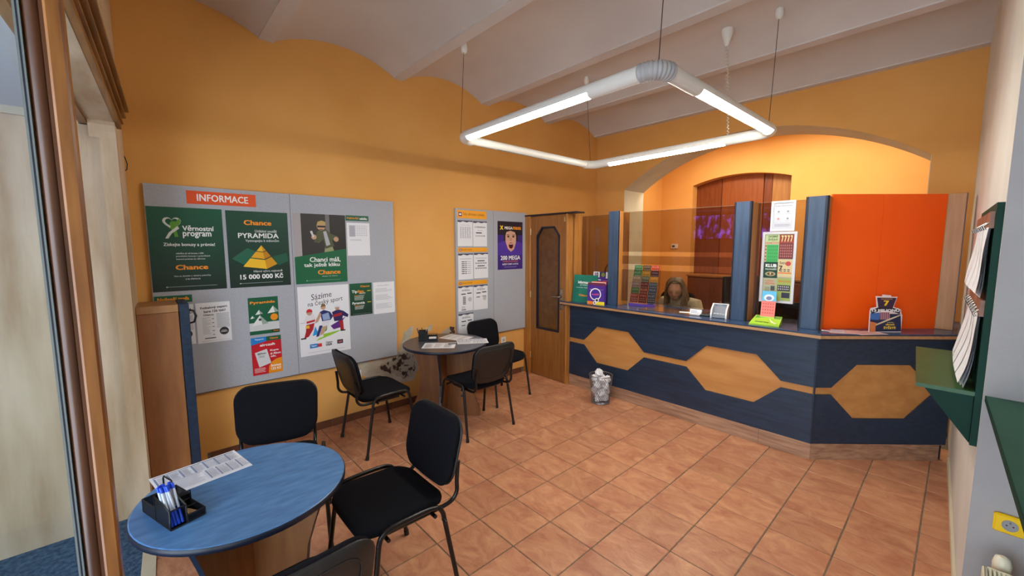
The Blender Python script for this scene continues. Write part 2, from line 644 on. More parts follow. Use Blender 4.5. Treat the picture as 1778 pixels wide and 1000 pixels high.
XR_B = xr(YB) + 0.02
wb = MB()
wb.box(XL - 0.1, AC - AW, YB, YB2, -0.02, 3.6, ORANGE)
wb.box(AC + AW, XR_B + 0.1, YB, YB2, -0.02, 3.6, ORANGE)
NS = 40
for k in range(NS):
    xa, xb = AC - AW + 2 * AW * k / NS, AC - AW + 2 * AW * (k + 1) / NS
    za, zb = arch(xa), arch(xb)
    wb.add([(xa, YB, za), (xb, YB, zb), (xb, YB, 3.6), (xa, YB, 3.6)], [(0, 1, 2, 3)], ORANGE)
    wb.add([(xa, YB2, za), (xb, YB2, zb), (xb, YB2, 3.6), (xa, YB2, 3.6)], [(3, 2, 1, 0)], ORANGE)
S('wall_back', wb)
tr = MB()
for k in range(NS):
    xa, xb = AC - AW + 2 * AW * k / NS, AC - AW + 2 * AW * (k + 1) / NS
    za, zb = arch(xa), arch(xb)
    tr.add([(xa, YB, za), (xb, YB, zb), (xb, YB2, zb), (xa, YB2, za)], [(3, 2, 1, 0)], CREAMW, True)
tr.box(AC - AW - 0.002, AC - AW + 0.003, YB - 0.001, YB2 + 0.001, 0, AS, CREAMW)
tr.box(AC + AW - 0.003, AC + AW + 0.002, YB - 0.001, YB2 + 0.001, 0, AS, CREAMW)
S('trim_arch', tr)

# right wall: white stretch beyond the corner, grey return wall and the side niche
p0, p1 = (xr(2.62), 2.62), (xr(5.4), 5.4)
S('wall_right', MB().prism([(p0[0], p0[1], -0.02), (1.05, 2.62, -0.02), (1.05, 5.4, -0.02), (p1[0], p1[1], -0.02)], (0, 0, 3.62), WHITEW))
S('wall_return', MB().box(p0[0] + 0.0005, 1.04, 2.606, 2.622, -0.02, 3.6, GREYW))
S('wall_niche', MB().box(1.0, 1.1, -0.2, 2.62, -0.02, 3.6, WHITEW))
S('baseboard_right', MB().prism([(xr(2.62) - 0.012, 2.6, 0), (xr(2.62), 2.6, 0), (xr(4.5), 4.5, 0), (xr(4.5) - 0.012, 4.5, 0)], (0, 0, 0.05), CREAMW))

# ceiling: shallow barrel bays between steel beams
cl = MB()
beams = [-1.3, -0.21, 0.875, 2.01, 3.09, 4.15, 5.235]
BW, ZB, RISE = 0.055, 3.29, 0.13
XC0, XC1 = XL - 0.1, 1.1
for k in range(len(beams) - 1):
    y0, y1 = beams[k] + BW, beams[k + 1] - BW
    cl.box(XC0, XC1, beams[k] - BW, beams[k] + BW, ZB, ZB + 0.3, CEIL)
    n = 16
    h = (y1 - y0) / 2
    R = (h * h + RISE * RISE) / (2 * RISE)
    pr = []
    for i in range(n + 1):
        y = y0 + (y1 - y0) * i / n
        pr.append((y, ZB + 0.012 + math.sqrt(R * R - (y - (y0 + y1) / 2) ** 2) - (R - RISE)))
    vs = [(XC0, y, z) for y, z in pr] + [(XC1, y, z) for y, z in pr]
    cl.add(vs, [(i, i + n + 1, i + n + 2, i + 1) for i in range(n)], CEIL, True)
cl.box(XC0, XC1, beams[-1] - BW, YB + 0.05, ZB, ZB + 0.3, CEIL)
cl.box(XC0, XC1, -1.7, YB + 0.05, 3.6, 3.66, CEIL)
S('ceiling', cl)

# shop-front opening behind and beside the camera
def FY_(x, off):
    """the shop front runs slightly askew to the room"""
    return off - 0.045 * (x + 3.32)


def askew(mb, x0, x1, o0, o1, z0, z1, m):
    return mb.prism([(x0, FY_(x0, o0), z0), (x1, FY_(x1, o0), z0), (x1, FY_(x1, o1), z0), (x0, FY_(x0, o1), z0)], (0, 0, z1 - z0), m)


hd = MB()
askew(hd, XL - 0.1, 1.05, -0.15, -0.04, 2.36, 3.6, STAIN)
S('wall_front', hd)
pier = MB()
askew(pier, XL - 0.1, -3.32, -0.11, -0.04, -0.02, 2.36, STAIN)
pier.prism([(-3.32, -0.04, 2.36), (-3.32, -0.04, 2.28), (-3.305, -0.04, 2.315), (-3.28, -0.04, 2.345), (-3.25, -0.04, 2.36)], (0, -0.11, 0), STAIN)
S('wall_pier', pier)
S('wall_entrance', MB().box(-3.5, -3.345, -1.62, -0.10, -0.02, 2.7, STAIN))
S('wall_added_sky_block', MB().box(1.05, 1.15, -1.72, -0.10, -0.02, 2.7, STAIN))  # unseen wall, added so the door glass does not mirror open sky
S('wall_added_daylight_block', MB().box(-3.5, -1.7, -1.72, -1.6, -0.02, 2.7, WHITEW))  # unseen wall, added to block daylight and its reflection in the clerk pane
S('ceiling_entrance', MB().box(-3.45, 1.05, -1.6, -0.15, 2.385, 2.45, mat('blue_grey_entrance_paint', (196, 204, 206), rough=0.8)))
te = MB()
te.box(-3.345, -3.325, -1.6, -0.15, 2.345, 2.385, CREAMW)
askew(te, -3.345, -1.2, -0.185, -0.15, 2.345, 2.385, OLDWX)
S('trim_entrance', te)
S('floor_entrance', MB().box(-3.45, 1.05, -1.6, -0.05, -0.12, 0.0005, CARPET))
S('trim_threshold', askew(MB(), -3.32, 0.9, -0.07, -0.012, -0.02, 0.006, CREAMW))
co = MB()
for k, (d0, d1, za, zb) in enumerate([(0.0, 0.022, 2.362, 2.392), (0.0, 0.032, 2.392, 2.404), (0.0, 0.026, 2.404, 2.428), (0.0, 0.045, 2.428, 2.442),
                                      (0.0, 0.038, 2.442, 2.466), (0.0, 0.060, 2.466, 2.486)]):
    askew(co, -3.43, 0.9, -0.04 + d0, -0.04 + d1, za, zb, OLDWX)
S('trim_cornice', co)

# open glazed door leaf with the wooden post, close on the left of the camera
dl = thing('door_1', (-1.3, -0.1, 0), kind='structure')
MB().box(-1.335, -1.265, -0.104, -0.077, 0.0, 2.36, OLDW, bev=0.004).build('door_post', dl)
MB().tube([(-1.30, -0.121, 0.0), (-1.30, -0.121, 2.36)], 0.0155, DARKW, n=14).build('bead', dl)
MB().box(-1.285, -1.272, -0.110, -0.104, 0.0, 2.36, DARKW).build('bead', dl)
MB().box(-1.312, -1.288, -0.1465, -0.143, 0.0, 2.36, mat('pale_seal', (112, 120, 118), rough=0.4)).box(-1.310, -1.288, -0.143, -0.140, 0.0, 2.36, NAVY).box(-1.312, -1.288, -0.140, -0.137, 0.0, 2.36, mat('pale_seal', (112, 120, 118))).build('seal', dl)
MB().box(-1.303, -1.297, -0.86, -0.137, 0.05, 2.3, CLEARD).build('glass_pane', dl)
MB().box(-1.33, -1.27, -0.95, -0.86, 0.0, 2.36, OLDW, bev=0.004).build('hinge_stile', dl)

# office beyond the arch
S('wall_office_left', MB().box(XL - 0.1, XL + 0.0, YB2, YO + 0.01, -0.02, 3.6, ORANGE))
S('wall_office_right', MB().box(0.25, 0.35, YB2, YO + 0.01, -0.02, 3.6, ORANGE))
nb = MB()
NX0, NX1, NSP, NRI = -3.275, -1.80, 2.715, 0.115
nr = ((NX1 - NX0) / 2) ** 2
NR = (nr + NRI * NRI) / (2 * NRI)
ncx = (NX0 + NX1) / 2
narch = lambda x: NSP + math.sqrt(NR * NR - (x - ncx) ** 2) - (NR - NRI)
nb.box(XL - 0.1, NX0, YO, YO + 0.22, -0.02, 3.6, ORANGE)
nb.box(NX1, 0.35, YO, YO + 0.22, -0.02, 3.6, ORANGE)
for k in range(16):
    xa, xb = NX0 + (NX1 - NX0) * k / 16, NX0 + (NX1 - NX0) * (k + 1) / 16
    nb.prism([(xa, YO, narch(xa)), (xb, YO, narch(xb)), (xb, YO, 3.6), (xa, YO, 3.6)], (0, 0.22, 0), ORANGE)
S('wall_office_back', nb)
S('ceiling_office', MB().box(XL - 0.1, 0.35, YB2 - 0.02, YO + 0.3, 3.4, 3.5, CEIL))
d2 = thing('door_2', (ncx, YO + 0.2, 0), kind='structure')
MB().box(NX0 - 0.02, NX1 + 0.02, YO + 0.2, YO + 0.26, 0, 2.9, REDW).build('door_back', d2)
MB().box(NX0, NX0 + 0.42, YO + 0.17, YO + 0.2, 0, 2.82, REDW, bev=0.004).build('door_panel', d2)
MB().box(NX0 + 0.43, NX0 + 1.06, YO + 0.165, YO + 0.2, 0, 2.86, mat('warm_red_door_wood', (152, 80, 32), (136, 68, 26), rough=0.4, scale=4, stretch=(8, 8, 0.7)), bev=0.004).build('door_panel', d2)
MB().box(NX0 + 1.07, NX0 + 1.18, YO + 0.17, YO + 0.2, 0, 2.84, REDW, bev=0.004).build('door_panel', d2)
MB().box(NX0 + 1.185, NX1, YO + 0.165, YO + 0.2, 0, 2.84, TANW, bev=0.004).build('door_panel', d2)
MB().box(-0.75, 0.2, YO - 0.25, YO - 0.02, 2.2, 2.24, NAVY).box(-0.75, 0.2, YO - 0.25, YO - 0.02, 2.27, 2.30, NAVY).box(-0.75, -0.72, YO - 0.25, YO - 0.02, 1.2, 2.3, NAVY)

# ------------------------------------------------------------------ side door beside the counter
DY = 3.745
d3 = thing('door_3', (-3.45, DY, 0), kind='structure')
fm = MB()
fm.box(XL, -3.735, DY - 0.02, DY + 0.09, 0, 2.045, OAKV, bev=0.003)
fm.box(-3.152, -3.122, DY - 0.015, DY + 0.09, 0, 2.045, OAKV, bev=0.003)
fm.build('door_frame', d3)
MB().box(XL, -2.98, DY - 0.03, DY + 0.12, 2.045, 2.062, NAVY, bev=0.002).build('top_cap', d3)
lf = MB()
gl = [(-3.626, 0.622), (-3.626, 1.775), (-3.535, 1.895), (-3.330, 1.910), (-3.256, 1.815), (-3.256, 0.625)]
gl = [(-3.628, 0.622), (-3.628, 1.79), (-3.545, 1.90), (-3.338, 1.90), (-3.256, 1.79), (-3.256, 0.622)]
LX0, LX1, LZ0, LZ1 = -3.73, -3.165, 0.008, 2.038
YA, YBk = DY, DY + 0.038


def ring(mb, outer, inner, y0, y1, m):
    """flat frame between two polygons with equal vertex counts, in the plane y"""
    n = len(outer)
    for i in range(n):
        j = (i + 1) % n
        q = [(outer[i][0], y0, outer[i][1]), (outer[j][0], y0, outer[j][1]), (inner[j][0], y0, inner[j][1]), (inner[i][0], y0, inner[i][1])]
        mb.prism(q, (0, y1 - y0, 0), m)


og = [(LX0, LZ0), (LX0, 1.79), (LX0, LZ1), (LX1, LZ1), (LX1, 1.79), (LX1, LZ0)]
ring(lf, og, gl, YA, YBk, DOORW)
lf.build('door_leaf', d3)
sh = lambda k: [(ncx_ + (x - ncx_) * k, nz_ + (z - nz_) * (1 - (1 - k) * 0.35)) for x, z in gl]
ncx_, nz_ = -3.442, 1.26
fr = MB()
ring(fr, sh(1.03), sh(0.93), YA - 0.008, YA + 0.02, NAVY)
fr.build('pane_frame', d3)
MB().prism([(x, YA + 0.015, z) for x, z in sh(0.95)], (0, 0.006, 0), AMBER).build('glass_pane', d3)
MB().box(LX1, LX1 + 0.012, YA, YBk, LZ0, LZ1, NAVY).build('leaf_edge', d3)
MB().box(-3.232, -3.200, YA - 0.008, YA, 0.905, 1.155, CHROME, bev=0.003).build('handle_plate', d3)
hn = MB().tube([(-3.216, YA - 0.008, 1.06), (-3.216, YA - 0.05, 1.06), (-3.24, YA - 0.058, 1.06), (-3.32, YA - 0.055, 1.058)], 0.009, CHROME, n=8)
hn.build('handle', d3)
for z in (0.25, 1.05, 1.85):
    MB().tube([(-3.735, YA - 0.008, z - 0.04), (-3.735, YA - 0.008, z + 0.04)], 0.007, BRASS, n=8).build('hinge', d3)
MB().box(-3.185, -3.168, YA - 0.004, YA, 1.955, 2.01, BRASS).build('latch_plate', d3)

# ------------------------------------------------------------------ service counter
sc = thing('service_counter', (-1.9, 4.0, 0), 'long dark blue service counter with oak hexagon panels and brown plinth', 'counter')
YF = 3.782
A0 = Vector((-0.690, YF, 0))
DB = Vector((0.692, 0.722, 0)).normalized()
NB = Vector((DB.y, -DB.x, 0))


def Bp(s, z, off=0.0):
    p = A0 + DB * s + NB * off
    return (p.x, p.y, z)


# oak backing seen through the hexagon cut-outs
MB().box(-3.115, -0.70, YF + 0.014, YF + 0.034, 0.12, 0.955, OAK).build('oak_backing', sc)
MB().prism([Bp(0.0, 0.12, -0.014), Bp(1.04, 0.12, -0.014), Bp(1.04, 0.12, -0.034), Bp(0.0, 0.12, -0.034)], (0, 0, 0.835), OAK).build('oak_backing', sc)
Z0, Z1, ZU, ZL, ZT, ZBt = 0.13, 0.962, 0.580, 0.524, 0.762, 0.343
topA = [(-3.115, ZU), (-2.905, ZU), (-2.722, ZT), (-2.320, ZT), (-2.133, ZU), (-1.692, ZU), (-1.512, ZT), (-1.100, ZT), (-0.915, ZU), (-0.690, ZU)]
botA = [(-3.115, ZL), (-2.905, ZL), (-2.722, ZBt), (-2.320, ZBt), (-2.133, ZL), (-1.692, ZL), (-1.507, ZBt), (-1.106, ZBt), (-0.915, ZL), (-0.690, ZL)]
TH = 0.018


def strip_panels(seq, zo, m, name, f, inward):
    """one board with the hexagon outline: quads between the outline and the straight edge, welded"""
    mb = MB()
    n = len(seq)
    fr_ = [f(x, z) for x, z in seq]
    ed = [f(x, zo) for x, z in seq]
    poly = fr_ + list(reversed(ed))
    V = [Vector(p) for p in poly]
    N_ = [p + inward for p in V]
    allv = V + N_
    fs = []
    m2 = 2 * n
    for i in range(n - 1):
        fs.append((i, i + 1, m2 - 2 - i, m2 - 1 - i))
        fs.append((m2 + m2 - 1 - i, m2 + m2 - 2 - i, m2 + i + 1, m2 + i))
    for i in range(m2):
        j = (i + 1) % m2
        fs.append((j, i, m2 + i, m2 + j))
    mb.add(allv, fs, m)
    return mb.build(name, sc)


inA = Vector((0, TH, 0))
strip_panels(topA, Z1, BLUE, 'blue_panel', lambda x, z: (x, YF, z), inA)
strip_panels(botA, Z0, BLUE, 'blue_panel', lambda x, z: (x, YF, z), inA)
topB = [(0.002, ZU), (0.126, ZU), (0.305, ZT), (0.710, ZT), (0.890, ZU), (1.03, ZU)]
botB = [(0.002, ZL), (0.130, ZL), (0.309, 0.335), (0.706, 0.335), (0.890, ZL), (1.03, ZL)]
inB = -NB * TH
strip_panels(topB, Z1, BLUE, 'blue_panel', lambda s, z: Bp(s, z), inB)
strip_panels(botB, Z0, BLUE, 'blue_panel', lambda s, z: Bp(s, z), inB)
MB().tube([(-0.69, YF + 0.002, Z0), (-0.69, YF + 0.002, Z1)], 0.006, BLUE, n=8).build('corner_strip', sc)
for a, b in ((-3.115, -2.35), (-2.35, -1.05), (-1.05, -0.688)):
    MB().box(a + 0.0008, b - 0.0008, YF + 0.001, YF + 0.02, 0.0, 0.129, PLINTH, bev=0.001).build('plinth_board', sc)
for a, b in ((0.002, 0.45), (0.452, 0.985)):
    MB().prism([Bp(a, 0, -0.001), Bp(b, 0, -0.001), Bp(b, 0, -0.02), Bp(a, 0, -0.02)], (0, 0, 0.129), PLINTH).build('plinth_board', sc)
MB().box(-3.133, -3.116, YF - 0.004, YF + 0.5, 0.0, 0.962, OAKV, bev=0.001).build('end_panel', sc)
MB().box(-3.11, -0.9, YF + 0.04, 4.2, 0.02, 0.955, DKGREY).build('carcass', sc)
MB().prism([Bp(0.99, 0.0, -0.03), Bp(1.03, 0.0, -0.03), Bp(1.03, 0.0, -0.3), Bp(0.99, 0, -0.3)], (0, 0, 0.95), NAVY).build('end_panel', sc)

CT = 1.012
outl = [(-3.225, 3.722), (-0.663, 3.722), (0.045, 4.462), (0.03, 5.2), (-0.02, 5.2), (-0.889, 4.30), (-3.225, 4.30)]


def slab(mb, o, z0, z1, m, grow=0.0):
    cx, cy = -1.6, 4.3
    P = [(x, y) for x, y in o]
    if grow:
        P = [(P[0][0] - grow, P[0][1] - grow), (P[1][0] + 0.4 * grow, P[1][1] - grow), (P[2][0] + grow * 0.3, P[2][1] - grow)] + P[3:]
    mb.prism([(x, y, z0) for x, y in P], (0, 0, z1 - z0), m)


ctop = thing('countertop', (-1.9, 4.0, CT - 0.045), 'blue laminate countertop with oak front edge, running along the whole service counter', 'countertop')
mb = MB(); slab(mb, outl, CT - 0.008, CT, BLUETOP); mb.build('worktop_surface', ctop)
mb = MB(); slab(mb, outl, CT - 0.012, CT - 0.008, NAVY, 0.002); mb.build('edge_line', ctop)
mb = MB(); slab(mb, outl, CT - 0.036, CT - 0.012, mat('pale_oak_edge', (190, 146, 100), (176, 132, 86), rough=0.45, scale=5, stretch=(1, 8, 8))); mb.build('oak_edge', ctop)
mb = MB(); slab(mb, outl, CT - 0.046, CT - 0.036, NAVY, -0.003); mb.build('underside', ctop)

# ------------------------------------------------------------------ partition above the counter
PZ = 2.046


def post(x0, x1, label, edge=0.02, side=OAKV):
    t = thing('partition_post', ((x0 + x1) / 2, 3.98, CT), label, 'post', 'blue faced posts of the counter screen')
    MB().box(x0 + 0.004, x1, 3.892, 4.09, CT, PZ - 0.004, side, bev=0.002).build('post_core', t)
    MB().box(x0 + edge, x1 - edge, 3.876, 3.892, CT, PZ, BLUEV, bev=0.002).build('blue_facing', t)
    MB().prism([(x0, 3.892, CT), (x0 + edge * 0.5, 3.878, CT), (x0 + edge, 3.878, CT), (x0 + edge, 3.892, CT)], (0, 0, PZ - CT), NAVY).build('edge_strip', t)
    MB().prism([(x1, 3.892, CT), (x1 - edge, 3.892, CT), (x1 - edge, 3.878, CT), (x1 - edge * 0.5, 3.878, CT)], (0, 0, PZ - CT), NAVY).build('edge_strip', t)
    return t


post(-2.662, -2.528, 'blue faced post between the two clear-topped panes, nearest the side door', 0.006)
post(-1.372, -1.224, 'blue faced post between the clerk window and the pane with frames')
post(-0.852, -0.702, 'blue faced post at the start of the orange panel', 0.022)
ep = thing('partition_post', (-3.135, 4.0, CT), 'plain oak end post of the screen beside the side door', 'post')
MB().box(-3.168, -3.12, 3.86, 4.09, CT, 2.04, OAKV, bev=0.002).build('post_core', ep)

SMF = mat('film_edge', (120, 96, 70), rough=0.4)


def pane(xa, ya, xb, yb, z0, z1, label, stripes=()):
    t = thing('glass_pane', ((xa + xb) / 2, (ya + yb) / 2, z0), label, 'glass')
    d = (Vector((xb, yb, 0)) - Vector((xa, ya, 0)))
    nrm = Vector((d.y, -d.x, 0)).normalized() * 0.004
    zs = [z0] + [z for s in stripes for z in s] + [z1]
    for k in range(len(zs) - 1):
        m = CLEARG if k % 2 else SMOKED
        q = [Vector((xa, ya, zs[k])) + nrm, Vector((xb, yb, zs[k])) + nrm, Vector((xb, yb, zs[k])) - nrm, Vector((xa, ya, zs[k])) - nrm]
        mb = MB()
        h = Vector((0, 0, zs[k + 1] - zs[k]))
        mb.add(q + [p + h for p in q], [(0, 1, 5, 4), (2, 3, 7, 6)], m)
        mb.build('clear_band' if k % 2 else 'tinted_sheet', t)
    e = Vector((0, 0, 0.003))
    q = [Vector((xa, ya, z1)) + nrm, Vector((xb, yb, z1)) + nrm, Vector((xb, yb, z1)) - nrm, Vector((xa, ya, z1)) - nrm]
    MB().prism(q, e, SMF).build('top_edge', t)
    return t


pane(-3.12, 4.0, -2.66, 4.0, CT + 0.001, 2.02, 'narrow smoked glass pane between the oak end post and the nearest blue post')
pane(-2.528, 3.962, -1.372, 4.042, CT + 0.05, 2.03, 'wide smoked glass pane of the clerk window with two clear bands', [(1.412, 1.472), (1.562, 1.606)])
pane(-1.224, 4.02, -0.852, 4.02, CT + 0.001, 2.035, 'smoked glass pane carrying two framed sheets')

Pa, Pb = Vector((-0.702, 3.985, 0)), Vector((-0.105, 4.628, 0))
op = thing('orange_panel', ((Pa.x + Pb.x) / 2, (Pa.y + Pb.y) / 2, CT), 'large plain bright orange panel closing the angled end of the counter', 'panel')
dd = (Pb - Pa).normalized()
nn = Vector((dd.y, -dd.x, 0))
mid = Pa + dd * (Pb - Pa).length * 0.45
for a, b in ((Pa, mid - dd * 0.0008), (mid + dd * 0.0008, Pb)):
    MB().prism([tuple(a + Vector((0, 0, CT))), tuple(b + Vector((0, 0, CT))), tuple(b - nn * 0.018 + Vector((0, 0, CT))), tuple(a - nn * 0.018 + Vector((0, 0, CT)))], (0, 0, 2.062 - CT), HOTOR).build('panel_sheet', op)
op2 = thing('partition_post', (-0.055, 4.66, CT), 'plain pale oak post at the wall end of the orange panel', 'post')
MB().box(-0.104, -0.006, 4.63, 4.80, CT, 2.062, mat('pale_oak_vertical', (176, 132, 84), (160, 116, 70), rough=0.45, scale=4, stretch=(9, 9, 0.7)), bev=0.002).build('post_core', op2)
MB().box(-0.006, -0.001, 4.632, 4.80, CT, 2.062, NAVY).build('edge_strip', op2)

# ------------------------------------------------------------------ notice boards
nb1 = thing('notice_board', (XL, 0.975, 0.56), 'large grey notice board of two panels headed INFORMACE', 'board')
for a, b in ((0.063, 0.974), (0.977, 1.903)):
    MB().box(XL + 0.0005, -3.826, a, b, 0.56, 2.105, BOARD, bev=0.001).build('board_panel', nb1)
MB().box(XL + 0.0005, -3.8275, 0.974, 0.977, 0.562, 2.103, BOARDEDGE).build('seam', nb1)
MB().box(XL + 0.0005, -3.829, 0.058, 1.908, 0.553, 0.56, BOARDEDGE).build('bottom_shadow_edge', nb1)  # dark strip paints the shadow along the board's lower edge
nb2 = thing('notice_board', (XL, 3.19, 0.6), 'smaller grey notice board with lottery sheets, next to the side door', 'board')
for a, b in ((2.643, 3.19), (3.193, 3.738)):
    MB().box(XL + 0.0005, -3.826, a, b, 0.6, 2.09, BOARD, bev=0.001).build('board_panel', nb2)
MB().box(XL + 0.0005, -3.8275, 3.19, 3.193, 0.602, 2.088, BOARDEDGE).build('seam', nb2)
MB().box(XL + 0.0005, -3.829, 2.638, 3.743, 0.593, 0.6, BOARDEDGE).build('bottom_shadow_edge', nb2)  # lower shadow line as a dark strip, like the large board

W, OR, YE = (238, 240, 238), (240, 146, 30), (246, 206, 40)
DG, MG = (14, 62, 44), (18, 92, 62)
GRAD = {}


def gradmat(name, top, bot, zt, zb):
    """printed top-to-bottom colour run of a poster (ink, object-space)"""
    m = bpy.data.materials.new(name)
    m.use_nodes = True
    N, L = m.node_tree.nodes, m.node_tree.links
    tc = N.new('ShaderNodeTexCoord')
    sp = N.new('ShaderNodeSeparateXYZ')
    mr = N.new('ShaderNodeMapRange')
    mr.inputs['From Min'].default_value, mr.inputs['From Max'].default_value = 0.0, zt - zb
    cr = N.new('ShaderNodeValToRGB')
    cr.color_ramp.elements[0].color, cr.color_ramp.elements[1].color = lin(bot) + (1,), lin(top) + (1,)
    L.new(tc.outputs['Object'], sp.inputs[0])
    L.new(sp.outputs['Z'], mr.inputs['Value'])
    L.new(mr.outputs[0], cr.inputs['Fac'])
    L.new(cr.outputs[0], N['Principled BSDF'].inputs['Base Color'])
    N['Principled BSDF'].inputs['Roughness'].default_value = 0.4
    return m


# INFORMACE strip
t, s = poster('sign', 'orange sign strip reading INFORMACE in white at the board top', 'sign', 0.295, 0.73, 1.98, 2.075, (226, 84, 30))
s.text('INFORMACE', 0.14, 0.22, 0.88, 0.76, W, 0.02); s.done(t, 'lettering')

# loyalty poster
t, s = poster('poster', 'dark green loyalty poster with a white and green ribbon heart', 'poster', 0.067, 0.5, 1.346, 1.949,
              gradmat('green_poster_run', (12, 84, 56), (10, 34, 28), 1.949, 1.346))
hw, hg = (206, 212, 206), (92, 150, 40)


def heart(k, cx, cy, sc_):
    pts = []
    for i in range(28):
        a = 2 * PI * i / 28
        x = 16 * math.sin(a) ** 3
        y = -(13 * math.cos(a) - 5 * math.cos(2 * a) - 2 * math.cos(3 * a) - math.cos(4 * a))
        pts.append((cx + x / 16 * sc_ * k, cy + y / 16 * sc_ * k * s.w / s.h))
    return pts


s.poly(heart(1.0, 0.31, 0.185, 0.12), hw)
s.poly(heart(0.70, 0.31, 0.18, 0.12), (16, 82, 54))
s.disc(0.33, 0.2, 0.05, hg)
s.poly([(0.27, 0.25), (0.36, 0.17), (0.41, 0.13), (0.43, 0.17), (0.36, 0.25), (0.38, 0.35), (0.33, 0.35), (0.32, 0.27)], hg)
s.poly([(0.21, 0.37), (0.26, 0.30), (0.38, 0.22), (0.40, 0.25), (0.30, 0.31), (0.25, 0.37)], hw)
s.part(t, 'ribbon_heart')
s.text('Věrnostní', 0.44, 0.21, 0.87, 0.275, W, 0.025)
s.text('program', 0.44, 0.29, 0.83, 0.365, W, 0.025)
s.text('Získejte bonusy a prémie!', 0.18, 0.42, 0.87, 0.47, W, 0.015)
s.text('odměna až od bonusu 1,500', 0.33, 0.535, 0.70, 0.558, W, 0.01)
s.text('pravidelné bonusy v pobočkách', 0.33, 0.57, 0.79, 0.593, W, 0.01)
s.text('luxusní prémie za věrnost', 0.33, 0.605, 0.72, 0.628, W, 0.01)
s.text('Chance', 0.31, 0.685, 0.75, 0.745, OR, 0.035)
s.text('Více se dozvíte u obsluhy pobočky', 0.28, 0.81, 0.78, 0.832, W, 0.01)
s.text('a na chance.cz', 0.43, 0.845, 0.63, 0.866, W, 0.01)
s.rect(0.18, 0.945, 0.86, 0.949, (170, 186, 178)); s.disc(0.18, 0.947, 0.012, (170, 186, 178)); s.done(t)

# pyramid poster
t, s = poster('poster', 'dark green poster with a golden pyramid and 15 000 000 Kč', 'poster', 0.522, 0.951, 1.345, 1.945,
              gradmat('green_pyramid_run', (22, 72, 54), (12, 40, 32), 1.945, 1.345))
s.poly([(0.05, 0.62), (0.3, 0.48), (0.5, 0.55), (0.28, 0.72)], (34, 100, 76))
s.poly([(0.7, 0.6), (0.95, 0.55), (0.98, 0.66), (0.8, 0.72)], (28, 88, 66))
s.text('Chance', 0.27, 0.115, 0.72, 0.18, OR, 0.035)
s.text('Unikátní soutěž', 0.44, 0.235, 0.80, 0.275, W, 0.012)
s.text('PYRAMIDA', 0.17, 0.285, 0.83, 0.35, W, 0.02)
s.text('Vystoupejte k milionům', 0.28, 0.362, 0.83, 0.41, W, 0.012)
for a0, a1, c1, c2 in ((0, 0.27, (236, 186, 40), (206, 146, 24)), (0.30, 0.58, (226, 170, 30), (190, 128, 18)), (0.62, 1.0, (240, 192, 44), (208, 148, 22))):
    ap, lb, mb_, rb = (0.53, 0.445), (0.22, 0.725), (0.60, 0.765), (0.78, 0.70)
    f_ = lambda e, a: (ap[0] + (e[0] - ap[0]) * a, ap[1] + (e[1] - ap[1]) * a)
    s.poly([f_(lb, a0), f_(mb_, a0), f_(mb_, a1), f_(lb, a1)], c1)
    s.poly([f_(mb_, a0), f_(rb, a0), f_(rb, a1), f_(mb_, a1)], c2)
s.part(t, 'pyramid_picture')
s.text('Hlavní výhra nejméně', 0.38, 0.775, 0.86, 0.815, W, 0.012)
s.text('15 000 000 Kč', 0.16, 0.825, 0.87, 0.895, W, 0.03)
s.rect(0.15, 0.945, 0.86, 0.949, (170, 186, 178)); s.disc(0.16, 0.947, 0.012, (170, 186, 178)); s.done(t)

# best-shot strip, two sheets
t, s = poster('sign', 'small green strip reading Nejlepší trefa in orange', 'sign', 0.068, 0.281, 1.262, 1.316, MG)
s.text('Nejlepší trefa', 0.08, 0.22, 0.92, 0.82, OR, 0.03); s.done(t, 'lettering')


def newsheet(t, s, sd, head=True):
    if head:
        s.text('Fotbalový expert', 0.13, 0.095, 0.92, 0.165, (20, 20, 22), 0.03, -0.015)
        s.text('bere 126 tisíc!', 0.22, 0.185, 0.86, 0.245, (20, 20, 22), 0.03, -0.015)
    s.text('Chance', 0.2, 0.285, 0.5, 0.325, (20, 20, 22), 0.035)
    s.lines(0.58, 0.28, 0.97, 0.66, 14, (176, 178, 186), 0.5, sd, 0.05)
    s.lines(0.16, 0.37, 0.42, 0.80, 13, (190, 192, 198), 0.4, sd + 3, 0.5)
    for k in range(5):
        s.rect(0.44, 0.40 + k * 0.1, 0.50, 0.415 + k * 0.1, (70, 70, 76))
    s.disc(0.78, 0.74, 0.14, (44, 46, 50))
    s.text('NÁZOR', 0.70, 0.71, 0.86, 0.735, W, 0.02); s.text('EXPERTA', 0.68, 0.745, 0.88, 0.77, W, 0.02)
    s.rect(0.2, 0.875, 0.52, 0.90, (80, 80, 86)); s.rect(0.1, 0.955, 0.93, 0.96, (150, 150, 156)); s.done(t)


t, s = poster('paper_sheet', 'white printed sheet half hidden behind the brown cabinet', 'paper', 0.075, 0.284, 0.945, 1.245, PAPER)
s.text('zápas roku', 0.15, 0.09, 0.92, 0.15, (20, 20, 22), 0.03); s.text('za 99 Kč 25!', 0.25, 0.18, 0.96, 0.24, (20, 20, 22), 0.03)
newsheet(t, s, 11, False)
t, s = poster('paper_sheet', 'white printed sheet headed Fotbalový expert beside the brown cabinet', 'paper', 0.296, 0.509, 0.939, 1.246, PAPER)
newsheet(t, s, 5)

